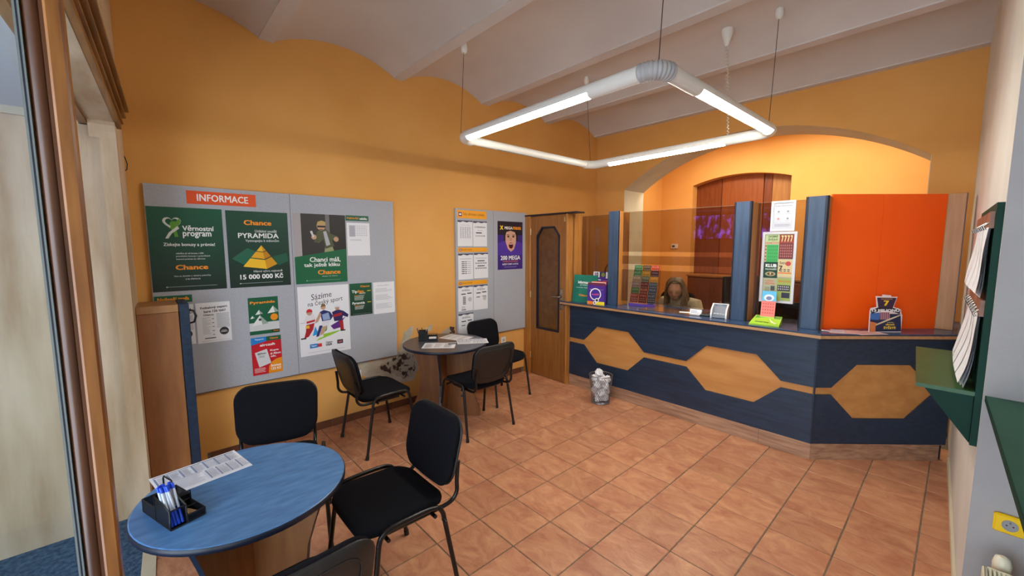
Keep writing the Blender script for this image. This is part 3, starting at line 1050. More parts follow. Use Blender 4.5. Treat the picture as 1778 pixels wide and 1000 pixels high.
# small green Pyramida leaflet
t, s = poster('leaflet', 'small green leaflet headed Pyramida with white pyramids', 'leaflet', 0.63, 0.844, 0.953, 1.257, MG)
s.text('Pyramida', 0.06, 0.10, 0.9, 0.19, OR, 0.035)
s.rect(0, 0.68, 1.0, 0.90, (206, 208, 208))
for cx, cy, k in ((0.34, 0.40, 0.13), (0.82, 0.35, 0.20), (0.12, 0.52, 0.08), (0.36, 0.62, 0.28)):
    s.poly([(cx - k, cy + k * 0.5), (cx, cy - k * 0.5), (cx + k * 0.25, cy + k * 0.42)], (226, 230, 226))
    s.poly([(cx, cy - k * 0.5), (cx + k, cy + k * 0.35), (cx + k * 0.25, cy + k * 0.42)], (150, 170, 158))
s.disc(0.36, 0.6, 0.05, (60, 70, 66))
s.disc(0.84, 0.56, 0.13, OR)
s.rect(0.74, 0.905, 1.0, 0.97, (30, 40, 34)); s.text('Chance', 0.78, 0.92, 0.97, 0.955, OR, 0.03); s.done(t)

# red pay-cash leaflet
t, s = poster('leaflet', 'small red leaflet with an orange bonus corner under the green one', 'leaflet', 0.633, 0.85, 0.616, 0.929, (196, 24, 40))
s.rect(0, 0, 0.5, 0.12, (30, 130, 206)); s.rect(0.5, 0, 1, 0.12, MG); s.text('Tipsport', 0.12, 0.035, 0.42, 0.08, W, 0.02)
s.text('Chance', 0.62, 0.035, 0.9, 0.08, OR, 0.03)
s.poly([(0, 0.12), (0.5, 0.12), (0, 0.19)], (30, 130, 206))
s.text('aircash', 0.28, 0.18, 0.78, 0.25, W, 0.03)
s.poly([(0.1, 0.40), (0.5, 0.33), (0.62, 0.72), (0.22, 0.80)], (214, 214, 214))
s.rect(0.19, 0.42, 0.28, 0.47, (40, 40, 44)); s.rect(0.21, 0.435, 0.26, 0.455, (214, 214, 214)); s.text('bon', 0.3, 0.41, 0.46, 0.46, (40, 40, 44), 0.03)
s.lines(0.22, 0.50, 0.5, 0.56, 2, (120, 120, 124), 0.4, 2)
s.text('Kupte', 0.61, 0.36, 0.9, 0.42, W, 0.03); s.text('si Abon', 0.61, 0.44, 0.96, 0.50, W, 0.03); s.text('zde.', 0.61, 0.52, 0.80, 0.57, W, 0.03)
s.poly([(0.52, 0.97), (0.55, 0.80), (0.65, 0.69), (0.8, 0.63), (1.0, 0.61), (1.0, 1.0), (0.52, 1.0)], (236, 146, 24))
s.text('bonus', 0.61, 0.76, 0.95, 0.83, W, 0.03); s.text('125 Kč', 0.61, 0.85, 0.95, 0.92, W, 0.03)
s.lines(0.06, 0.82, 0.44, 0.95, 4, (230, 190, 190), 0.45, 4); s.done(t)

# man with telephone poster
t, s = poster('poster', 'poster of a man in dark glasses above a green band reading Chanci máš', 'poster', 0.991, 1.428, 1.345, 1.949, (44, 42, 40))
s.rect(0.0, 0.0, 0.14, 0.62, (168, 162, 162)); s.poly([(0.14, 0.0), (0.60, 0.0), (0.60, 0.60), (0.14, 0.60)], (52, 50, 48))
s.rect(0.60, 0.0, 0.68, 0.56, (112, 108, 106)); s.rect(0.68, 0, 1, 0.56, (38, 36, 34))
s.poly([(0.55, 0.60), (0.58, 0.44), (0.70, 0.42), (0.78, 0.60)], (150, 156, 112))
s.poly([(0.36, 0.40), (0.44, 0.24), (0.60, 0.21), (0.70, 0.28), (0.84, 0.32), (0.82, 0.37), (0.72, 0.37), (0.76, 0.46), (0.58, 0.50), (0.55, 0.36), (0.46, 0.42)], (78, 84, 56))
s.poly([(0.55, 0.25), (0.61, 0.24), (0.68, 0.44), (0.60, 0.46)], (176, 178, 184))
s.disc(0.515, 0.17, 0.085, (190, 150, 116)); s.poly([(0.43, 0.16), (0.45, 0.11), (0.53, 0.09), (0.60, 0.11), (0.60, 0.155), (0.52, 0.13)], (182, 160, 92))
s.rect(0.44, 0.165, 0.60, 0.19, (20, 20, 22)); s.rect(0.48, 0.215, 0.55, 0.225, (110, 60, 50))
s.disc(0.37, 0.33, 0.05, (190, 150, 116)); s.poly([(0.30, 0.25), (0.34, 0.24), (0.38, 0.33), (0.35, 0.34)], (200, 204, 208))
s.disc(0.80, 0.36, 0.05, (190, 150, 116))
s.part(t, 'man_picture')
s.poly([(0, 0.615), (1.0, 0.50), (1, 1), (0, 1)], (18, 98, 62))
s.text('Chanci máš,', 0.27, 0.62, 0.87, 0.70, W, 0.02); s.text('tak ještě kliku', 0.16, 0.70, 0.85, 0.775, W, 0.02)
s.text('Chance', 0.41, 0.81, 0.86, 0.875, OR, 0.035); s.text('sázejte na chance', 0.49, 0.895, 0.80, 0.912, W, 0.01)
s.rect(0.2, 0.957, 0.85, 0.96, (150, 190, 170)); s.disc(0.2, 0.958, 0.012, (150, 190, 170)); s.done(t)

t, s = poster('sign', 'narrow green header strip above the hanging white sheet', 'sign', 1.433, 1.648, 1.903, 1.952, (18, 92, 60))
s.text('Nejžádanější', 0.05, 0.3, 0.56, 0.75, OR, 0.02); s.text('nabídka', 0.60, 0.3, 0.93, 0.75, W, 0.02); s.done(t, 'lettering')
t, s = poster('paper_sheet', 'white table sheet in a plastic sleeve under the narrow green header', 'paper', 1.44, 1.654, 1.582, 1.885, PAPER)
s.rect(0.10, 0.08, 0.35, 0.42, (176, 176, 186)); s.lines(0.10, 0.08, 0.9, 0.42, 7, (140, 142, 154), 0.12, 3, 0.05)
for k in range(6):
    s.rect(0.36 + k * 0.1, 0.08, 0.365 + k * 0.1, 0.42, (150, 152, 160))
s.lines(0.12, 0.50, 0.7, 0.56, 2, (186, 188, 196), 0.4, 9); s.done(t)

# players poster
t, s = poster('poster', 'white poster reading Sázíme na český sport with three players', 'poster', 0.996, 1.431, 0.705, 1.32, PAPER)
s.text('Sázíme', 0.25, 0.10, 0.65, 0.185, (44, 46, 56), 0.012, -0.035)
s.text('na český sport', 0.18, 0.19, 0.87, 0.285, (44, 46, 56), 0.012, -0.055)
s.rect(0.02, 0.515, 0.16, 0.519, (110, 110, 116))
s.poly([(0.3, 0.8), (0.45, 0.71), (0.84, 0.68), (0.6, 0.74)], (150, 200, 50)); s.poly([(0.24, 0.72), (0.30, 0.58), (0.36, 0.70)], (40, 150, 220))
s.poly([(0.42, 0.6), (0.55, 0.54), (0.52, 0.66), (0.44, 0.70)], (36, 160, 80)); s.poly([(0.60, 0.60), (0.92, 0.49), (0.80, 0.58), (0.82, 0.64), (0.66, 0.66)], (96, 40, 130))
s.part(t, 'headline')
# hockey player
s.poly([(0.08, 0.50), (0.14, 0.42), (0.27, 0.40), (0.33, 0.46), (0.30, 0.54), (0.14, 0.56)], (224, 222, 224)); s.poly([(0.14, 0.50), (0.3, 0.48), (0.3, 0.51), (0.14, 0.53)], (190, 40, 46))
s.disc(0.20, 0.375, 0.055, (186, 150, 126)); s.poly([(0.14, 0.37), (0.155, 0.335), (0.20, 0.32), (0.25, 0.335), (0.26, 0.37)], (196, 40, 48))
s.poly([(0.13, 0.55), (0.29, 0.53), (0.26, 0.62), (0.17, 0.72), (0.08, 0.74), (0.12, 0.64)], (170, 32, 42)); s.rect(0.12, 0.56, 0.19, 0.60, (236, 190, 40))
s.rect(0.02, 0.73, 0.12, 0.75, (40, 40, 48))
s.part(t, 'player_figure')
# footballer
s.disc(0.47, 0.315, 0.05, (196, 156, 128)); s.poly([(0.42, 0.31), (0.44, 0.27), (0.50, 0.265), (0.525, 0.30)], (120, 92, 60))
s.poly([(0.40, 0.38), (0.48, 0.355), (0.60, 0.39), (0.66, 0.46), (0.60, 0.52), (0.44, 0.53)], (40, 48, 110)); s.poly([(0.44, 0.42), (0.57, 0.40), (0.60, 0.50), (0.46, 0.51)], (150, 170, 206))
s.poly([(0.40, 0.38), (0.43, 0.42), (0.36, 0.52), (0.30, 0.54), (0.32, 0.49)], (196, 156, 128))
s.poly([(0.43, 0.52), (0.60, 0.51), (0.56, 0.60), (0.44, 0.62)], (222, 222, 230)); s.poly([(0.44, 0.60), (0.54, 0.59), (0.46, 0.70), (0.38, 0.73), (0.40, 0.66)], (198, 160, 134))
s.poly([(0.38, 0.58), (0.44, 0.58), (0.36, 0.74), (0.30, 0.75)], (44, 50, 112)); s.poly([(0.30, 0.74), (0.46, 0.72), (0.44, 0.75), (0.29, 0.775)], (226, 226, 230))
s.part(t, 'player_figure')
# second hockey player
s.poly([(0.64, 0.40), (0.76, 0.365), (0.88, 0.40), (0.98, 0.46), (0.96, 0.50), (0.86, 0.47), (0.84, 0.54), (0.68, 0.54)], (46, 38, 92)); s.poly([(0.66, 0.44), (0.84, 0.42), (0.84, 0.46), (0.67, 0.48)], (170, 36, 48))
s.disc(0.75, 0.345, 0.045, (190, 150, 126)); s.rect(0.70, 0.315, 0.80, 0.335, (220, 214, 216))
s.poly([(0.78, 0.54), (0.86, 0.54), (0.87, 0.68), (0.80, 0.69)], (170, 36, 46)); s.rect(0.80, 0.68, 0.90, 0.70, (40, 40, 48))
s.part(t, 'player_figure')
s.rect(0.18, 0.835, 0.33, 0.895, (30, 130, 206)); s.rect(0.33, 0.84, 0.41, 0.89, (210, 60, 60)); s.text('Tipsport', 0.2, 0.85, 0.31, 0.88, W, 0.02)
s.text('Chance', 0.49, 0.825, 0.62, 0.85, (60, 60, 70), 0.02); s.text('LIGA', 0.49, 0.855, 0.61, 0.89, (40, 40, 50), 0.03); s.rect(0.72, 0.825, 0.84, 0.885, (52, 30, 52)); s.text('LIGA', 0.74, 0.84, 0.82, 0.87, (220, 140, 140), 0.02)
s.rect(0.13, 0.955, 0.87, 0.958, (140, 140, 146)); s.done(t)

# Tipliga and a terms sheet
t, s = poster('leaflet', 'small dark green leaflet headed Tipliga and Pyramida', 'leaflet', 1.442, 1.655, 1.018, 1.321,
              gradmat('tipliga_run', (16, 88, 58), (14, 46, 36), 1.321, 1.018))
s.text('Chance', 0.48, 0.07, 0.9, 0.13, OR, 0.03); s.text('Tip', 0.09, 0.21, 0.34, 0.32, W, 0.035); s.text('liga', 0.36, 0.21, 0.64, 0.32, OR, 0.03)
s.text('soutěž', 0.42, 0.29, 0.7, 0.335, W, 0.015); s.lines(0.2, 0.38, 0.7, 0.54, 5, (214, 222, 216), 0.35, 3)
s.text('Pyramida', 0.1, 0.58, 0.66, 0.675, W, 0.03); s.lines(0.2, 0.70, 0.75, 0.83, 4, (214, 222, 216), 0.35, 5); s.rect(0.2, 0.695, 0.42, 0.712, OR); s.rect(0.2, 0.375, 0.4, 0.392, OR)
s.rect(0.78, 0.24, 0.95, 0.26, YE); s.rect(0.78, 0.60, 0.95, 0.62, YE); s.rect(0.1, 0.955, 0.9, 0.96, (150, 180, 166)); s.done(t)
t, s = poster('paper_sheet', 'plain white text sheet in the far lower corner area of the large board', 'paper', 1.67, 1.889, 1.008, 1.319, PAPER)
s.text('Informace pro klienty', 0.2, 0.09, 0.75, 0.125, (110, 112, 122), 0.01); s.lines(0.1, 0.2, 0.9, 0.33, 5, (176, 178, 188), 0.3, 2); s.lines(0.1, 0.40, 0.9, 0.58, 6, (176, 178, 188), 0.3, 6); s.lines(0.1, 0.68, 0.9, 0.85, 6, (176, 178, 188), 0.3, 8); s.done(t)

# second board
AMB = (246, 168, 36)


def strip(y0, y1, z0, z1, label, big=False):
    t, s = poster('sign', label, 'sign', y0, y1, z0, z1, AMB)
    s.rect(0.045, 0.28, 0.045 + (0.11 if big else 0.07), 0.76, (104, 50, 110)); s.rect(0.065, 0.42, 0.065 + (0.07 if big else 0.03), 0.62, W)
    s.text('Tahy, informace a výsledky' if big else 'Aktuální výsledky', 0.19 if big else 0.13, 0.30, 0.92 if big else 0.47, 0.72, (120, 66, 20), 0.005); s.done(t, 'lettering')


strip(2.666, 3.085, 1.982, 2.073, 'wide amber strip heading the lottery sheets, topmost', True)
strip(2.669, 3.097, 1.602, 1.651, 'amber strip between the first and second row of lottery sheets')
strip(2.663, 3.093, 1.221, 1.27, 'amber strip between the second and third row of lottery sheets')


def lotsheet(y0, y1, z0, z1, label, kind):
    t, s = poster('paper_sheet', label, 'paper', y0, y1, z0, z1, PAPER, group='lottery result sheets on the smaller board')
    s.poly([(0, 0), (1, 0), (1, 0.05), (0.8, 0.035), (0.6, 0.07), (0.35, 0.03), (0.18, 0.075), (0, 0.06)], (70, 66, 88))
    g, k_ = (120, 122, 132), (40, 40, 46)
    if kind == 'grid':
        s.text('Pravděpodobnosti', 0.2, 0.16, 0.8, 0.19, g, 0.01)
        for k in range(5):
            s.lines(0.16 + k * 0.15, 0.25, 0.27 + k * 0.15, 0.7, 14, (150, 152, 160), 0.45, k + 1, 0.3)
    elif kind == 'maxa':
        s.text('X MEGAMAXA', 0.12, 0.2, 0.9, 0.26, k_, 0.02); s.rect(0.3, 0.36, 0.7, 0.37, g); s.rect(0.2, 0.44, 0.62, 0.48, k_)
        for k in range(7):
            s.disc(0.2 + k * 0.1, 0.58, 0.035, (150, 150, 156) if k < 6 else k_)
    elif kind == 'bars':
        s.text('Dvojnásobný Jackpot', 0.12, 0.18, 0.9, 0.225, g, 0.015)
        for k in range(7):
            s.rect(0.22, 0.30 + k * 0.075, 0.42, 0.33 + k * 0.075, k_); s.rect(0.46, 0.30 + k * 0.075, 0.56, 0.335 + k * 0.075, (90, 90, 96)); s.rect(0.6, 0.305 + k * 0.075, 0.85, 0.325 + k * 0.075, (170, 170, 176))
    elif kind == 'dots':
        s.text('Dvojnásobný Jackpot', 0.12, 0.18, 0.9, 0.225, g, 0.015)
        for q in range(2):
            s.rect(0.25, 0.29 + q * 0.2, 0.75, 0.325 + q * 0.2, k_)
            for k in range(6):
                s.disc(0.16 + k * 0.135, 0.40 + q * 0.2, 0.045, (130, 130, 136))
    else:
        s.text('sázka', 0.4, 0.10, 0.65, 0.13, g, 0.01); s.text('SPORTKA', 0.25, 0.15, 0.8, 0.20, k_, 0.02)
        s.rect(0.2, 0.3, 0.5, 0.34, k_); s.rect(0.6, 0.28, 0.9, 0.32, k_); s.disc(0.78, 0.55, 0.13, (196, 196, 200))
        if kind == 'long':
            for k in range(6):
                s.rect(0.3, 0.42 + k * 0.055, 0.5, 0.455 + k * 0.055, (90, 90, 96))
            s.rect(0.22, 0.8, 0.45, 0.9, (206, 206, 210)); s.rect(0.2, 0.93, 0.5, 0.96, k_)
        else:
            s.rect(0.2, 0.47, 0.45, 0.50, k_); s.rect(0.6, 0.45, 0.9, 0.48, g)
    s.done(t)


lotsheet(2.670, 2.877, 1.668, 1.957, 'white sheet with a figure table, top row of the smaller board', 'grid')
lotsheet(2.885, 3.09, 1.665, 1.955, 'white sheet with a row of dots under MEGAMAXA, top row of the smaller board', 'maxa')
lotsheet(2.671, 2.880, 1.288, 1.583, 'white sheet with stacked black bars, second row of the smaller board', 'bars')
lotsheet(2.891, 3.104, 1.292, 1.587, 'white sheet with two rows of grey dots, second row of the smaller board', 'dots')
lotsheet(2.665, 2.874, 0.923, 1.212, 'white sheet with a long number column, third row of the smaller board', 'long')
lotsheet(2.881, 3.094, 0.919, 1.211, 'white sheet with few lines and a pale seal, third row of the smaller board', 'short')
lotsheet(2.663, 2.876, 0.609, 0.894, 'lowest white sheet on the smaller board, partly behind the round table', 'short')

t, s = poster('poster', 'purple MEGAMAXA poster with a shouting face and 200 MEGA', 'poster', 3.256, 3.677, 1.377, 1.972, (66, 42, 128))
s.rect(0, 0, 1, 0.28, (42, 30, 44))
s.poly([(0.0, 0.45), (0.25, 0.40), (0.75, 0.40), (1, 0.46), (1, 0.7), (0, 0.7)], (84, 56, 160))
s.poly([(0.24, 0.24), (0.34, 0.08), (0.66, 0.06), (0.80, 0.24), (0.80, 0.42), (0.70, 0.36), (0.32, 0.36), (0.24, 0.42)], (40, 28, 24))
s.poly([(0.30, 0.30), (0.34, 0.22), (0.5, 0.19), (0.68, 0.22), (0.73, 0.30), (0.72, 0.44), (0.64, 0.58), (0.52, 0.63), (0.40, 0.57), (0.31, 0.43)], (214, 166, 140))
s.poly([(0.36, 0.31), (0.42, 0.29), (0.47, 0.32), (0.41, 0.335)], (50, 32, 28)); s.poly([(0.56, 0.32), (0.61, 0.29), (0.68, 0.31), (0.62, 0.335)], (50, 32, 28))
s.poly([(0.35, 0.27), (0.47, 0.275), (0.46, 0.285), (0.36, 0.285)], (60, 40, 34)); s.poly([(0.56, 0.275), (0.68, 0.27), (0.67, 0.285), (0.57, 0.285)], (60, 40, 34))
s.poly([(0.49, 0.33), (0.54, 0.33), (0.565, 0.40), (0.47, 0.40)], (196, 144, 120))
s.disc(0.52, 0.50, 0.095, (176, 60, 60), 0.065); s.disc(0.52, 0.505, 0.075, (70, 22, 26), 0.052); s.rect(0.46, 0.46, 0.58, 0.475, (236, 232, 226))
s.part(t, 'face_picture')
s.text('X', 0.09, 0.09, 0.22, 0.175, YE, 0.04); s.text('MEGA', 0.27, 0.105, 0.58, 0.165, W, 0.035); s.text('maxa', 0.59, 0.105, 0.93, 0.165, OR, 0.035)
s.text('200 MEGA', 0.11, 0.71, 0.90, 0.80, W, 0.03); s.text('LOTERIE ZA 30 KORUN', 0.2, 0.815, 0.8, 0.845, (236, 120, 60), 0.015); s.text('KAŽDÝ ÚTERÝ A PÁTEK', 0.18, 0.865, 0.82, 0.905, W, 0.02); s.rect(0.25, 0.945, 0.75, 0.952, (180, 170, 210)); s.done(t)

# wall sockets and stray wire
for y, z, lb in ((3.36, 0.485, 'white wall socket low on the orange wall under the smaller notice board'), (1.49, 0.44, 'white wall socket by the crumbled plaster patch under the large notice board')):
    t = thing('wall_socket', (XL, y, z - 0.04), lb, 'socket')
    MB().box(XL, XL + 0.012, y - 0.04, y + 0.04, z - 0.04, z + 0.04, WHITE, bev=0.004).build('cover_plate', t)
    MB().tube([(XL + 0.0122, y, z), (XL + 0.0142, y, z)], 0.021, mat('socket_well', (190, 190, 188), rough=0.5), n=16).build('socket_face', t)
    for dy in (-0.009, 0.009):
        MB().tube([(XL + 0.0143, y + dy, z), (XL + 0.0150, y + dy, z)], 0.003, BLACK, n=8).build('contact_hole', t)
wire = MB().tube([(XL + 0.002, -0.025, 2.29), (XL + 0.02, -0.012, 2.26), (XL + 0.03, -0.004, 2.22), (XL + 0.02, -0.008, 2.185), (XL + 0.002, -0.025, 2.17)], 0.003, BLACK, n=6).build('wire_loop')
tag(at_base(wire, (XL, -0.025, 2.17)), 'thin black wire loop poking out of the orange wall by the doorway', 'wire')

# ------------------------------------------------------------------ brown cabinet in the corner by the pier
cb = thing('cabinet', (-3.68, 0.1, 0), 'tall narrow brown cabinet with a blue door edge, against the doorway pier', 'cabinet')
MB().box(-3.818, -3.50, -0.03, 0.180, 0.0, 1.235, BROWNW, bev=0.002).build('body', cb)
MB().box(-3.818, -3.497, -0.03, 0.180, 1.236, 1.285, mat('lit_brown_laminate', (172, 124, 78), (156, 110, 66), rough=0.45, scale=4, stretch=(6, 6, 0.8)), bev=0.002).build('lit_top_band', cb)  # paler strip: lit band above a shadow edge, put into the colour
dr = MB().box(-3.818, -3.494, 0.183, 0.236, 0.02, 1.288, BLUE, bev=0.003).build('door', cb)
MB().tube([(-3.55, 0.236, 1.235), (-3.55, 0.262, 1.23), (-3.55, 0.275, 1.19), (-3.55, 0.262, 1.15), (-3.55, 0.236, 1.145)], 0.007, BLACK, n=8).build('handle', dr)

# ------------------------------------------------------------------ ceiling-hung tube light
LZ = 2.53
LA, LB, LC, LD = (-2.785, 1.985), (-1.055, 1.93), (-1.035, 3.64), (-2.765, 3.68)
lt = thing('tube_light', (-1.9, 2.8, LZ), 'square ceiling-hung fluorescent light of four white tubes, three lit', 'lamp')
RH = 0.042


def seg(a, b, f0, f1):
    return [(a[0] + (b[0] - a[0]) * f, a[1] + (b[1] - a[1]) * f, LZ) for f in (f0, f1)]


def half_shell(mb, p, q, r, m, th=0.003):
    """open-bottomed reflector: the upper half of a round housing"""
    p, q = Vector(p), Vector(q)
    d = (q - p).normalized()
    sd = d.cross(Vector((0, 0, 1))).normalized()
    vs = []
    n = 10
    for e in (p, q):
        for i in range(n + 1):
            a = -0.36 + (PI + 0.72) * i / n
            vs.append(e + sd * r * math.cos(a) + Vector((0, 0, r * math.sin(a))))
        for i in range(n + 1):
            a = -0.36 + (PI + 0.72) * (n - i) / n
            vs.append(e + sd * (r - th) * math.cos(a) + Vector((0, 0, (r - th) * math.sin(a))))
    k = 2 * (n + 1)
    mb.add(vs, [(i, (i + 1) % k, k + (i + 1) % k, k + i) for i in range(k)], m, False)
    return mb


for a, b, l0, l1 in ((LA, LB, 0.075, 0.76), (LB, LC, 0.24, 0.93), (LC, LD, 0.20, 0.86), (LD, LA, None, None)):
    if l0 is None:
        h = MB().tube(seg(a, b, 0.06, 0.94), 0.034, LAMPW, n=16).build('tube_housing', lt)
        p, q = seg(a, b, 0.12, 0.78)
        MB().box(-0.004, 0.004, 0, (Vector(q) - Vector(p)).length, -0.003, 0.0, mat('grey_slot', (120, 118, 112), rough=0.4),
                 M=Matrix.Translation(Vector(p) + Vector((0, 0, -0.0335))) @ Matrix.Rotation(PI, 4, 'Z')).build('slot', h)
        continue
    MB().tube(seg(a, b, 0.05, l0), RH, LAMPW, n=18).build('tube_housing', lt)
    MB().tube(seg(a, b, l1, 0.945), RH, LAMPW, n=18).build('tube_housing', lt)
    p, q = seg(a, b, l0, l1)
    mb = MB(); half_shell(mb, p, q, RH, LAMPW); mb.build('reflector', lt)
    MB().tube([(p[0], p[1], LZ - 0.014), (q[0], q[1], LZ - 0.014)], 0.026, TUBEON, n=14).build('lit_tube', lt)


def elbow(c, pa, pb, m, ribs=False):
    c = Vector((c[0], c[1], LZ))
    da, db = (Vector((pa[0], pa[1], LZ)) - c).normalized(), (Vector((pb[0], pb[1], LZ)) - c).normalized()
    R = 0.105
    pts, rad = [], []
    n = 40 if ribs else 8
    for i in range(n + 1):
        t = i / n
        pts.append((c + da * R) * (1 - t) ** 2 + c * 2 * t * (1 - t) + (c + db * R) * t ** 2)
        rad.append(RH * (1.03 + (0.10 if (i % 4) in (1, 2) else -0.04)) if ribs else RH * 1.01)
    return MB().tube(pts, rad, m, n=20)


elbow(LA, LD, LB, LAMPW).build('corner_joint', lt)
elbow(LB, LA, LC, RIBBED, True).build('ribbed_corner_joint', lt)
elbow(LC, LB, LD, LAMPW).build('corner_joint', lt)
elbow(LD, LC, LA, LAMPW).build('corner_joint', lt)
for a, b, zt in (((-2.80, 2.0), (-2.92, 2.13), 3.335), ((-1.075, 1.96), (-1.05, 1.97), 3.29), ((-1.06, 3.6), (-1.055, 3.68), 3.43), ((-2.76, 3.66), (-2.80, 3.62), 3.43)):
    MB().tube([(a[0], a[1], LZ + RH), (a[0] * 0.5 + b[0] * 0.5, a[1] * 0.5 + b[1] * 0.5, (LZ + zt) / 2), (b[0], b[1], zt)], 0.0022, DKGREY, n=6).build('suspension_wire', lt)
    MB().lathe([(0.006, -0.075), (0.022, -0.065), (0.028, -0.04), (0.028, -0.02), (0.02, 0.03)], (b[0], b[1], zt), LAMPW, n=16).build('ceiling_mount', lt)
rose = (-1.43, 3.70)
MB().lathe([(0.010, -0.125), (0.016, -0.12), (0.026, -0.085), (0.040, -0.045), (0.046, -0.015), (0.047, 0.03)], (rose[0], rose[1], 3.425), LAMPW, n=18).build('ceiling_rose', lt)
pts = []
for i in range(200):
    t = i / 199
    z = 3.305 - t * (3.305 - LZ - 0.03)
    a = t * 2 * PI * 26
    r = 0.011 if t < 0.5 else 0.006
    pts.append((rose[0] + (-1.36 - rose[0]) * t + r * math.cos(a), rose[1] + (3.63 - rose[1]) * t + r * math.sin(a), z))
MB().tube(pts, 0.0035, mat('pale_cord', (206, 200, 186), rough=0.5), n=5).build('coiled_cord', lt)

# ------------------------------------------------------------------ chairs


def rounded(w, h, r, n=6, taper=0.0, belly=0.0):
    """outline in the plane, centred on x, y from 0 to h; the lower side can bulge and narrow"""
    pts = []
    cs = [(w / 2 - r, h - r, 0), (-w / 2 + r, h - r, PI / 2), (-w / 2 + r, r, PI), (w / 2 - r, r, 3 * PI / 2)]
    for cx, cy, a0 in cs:
        for i in range(n + 1):
            a = a0 + PI / 2 * i / n
            x, y = cx + r * math.cos(a), cy + r * math.sin(a)
            x *= 1 - taper * (1 - y / h)
            pts.append((x, y))
    # long bottom edge gets extra points for the belly
    out = []
    for i, p in enumerate(pts):
        q = pts[(i + 1) % len(pts)]
        out.append(p)
        if (Vector(q) - Vector(p)).length > 0.09:
            for k in range(1, 6):
                out.append((p[0] + (q[0] - p[0]) * k / 6, p[1] + (q[1] - p[1]) * k / 6))
    if belly:
        out = [(x, y - belly * (1 - (2 * x / w) ** 2) * max(0, 1 - y / (h * 0.6))) for x, y in out]
    return out


def cushion(mb, outline, t0, t1, f, m, dome=0.006, soft=0.012):
    """solid pad: OUTLINE in (u,v), thickness from t0 (back) to t1 (front); F maps (u,v,t) to space"""
    n = len(outline)
    cu = sum(p[0] for p in outline) / n
    cv = sum(p[1] for p in outline) / n
    sc_ = lambda k: [(cu + (u - cu) * k, cv + (v - cv) * k) for u, v in outline]
    tm = (t0 + t1) / 2
    rings = [(0.5, t0), (0.955, t0), (0.99, t0 + soft * 0.5), (1.0, tm), (0.985, t1 - soft * 0.5), (0.94, t1), (0.8, t1 + dome * 0.5), (0.55, t1 + dome * 0.85), (0.25, t1 + dome)]
    vs = []
    for k, t in rings:
        vs += [f(u, v, t) for u, v in sc_(k)]
    fs = []
    for i in range(len(rings) - 1):
        for j in range(n):
            fs.append((i * n + j, i * n + (j + 1) % n, (i + 1) * n + (j + 1) % n, (i + 1) * n + j))
    fs.append(tuple(range(n - 1, -1, -1)))
    fs.append(tuple((len(rings) - 1) * n + j for j in range(n)))
    return mb.add(vs, fs, m, True)


def bez(pts, n=8):
    """smooth path through control points (Catmull-Rom)"""
    P = [Vector(p) for p in pts]
    out = []
    for i in range(len(P) - 1):
        a, b, c, d = P[max(i - 1, 0)], P[i], P[i + 1], P[min(i + 2, len(P) - 1)]
        for k in range(n):
            t = k / n
            out.append(0.5 * ((2 * b) + (c - a) * t + (2 * a - 5 * b + 4 * c - d) * t * t + (3 * b - a - 3 * c + d) * t ** 3))
    out.append(P[-1])
    return out


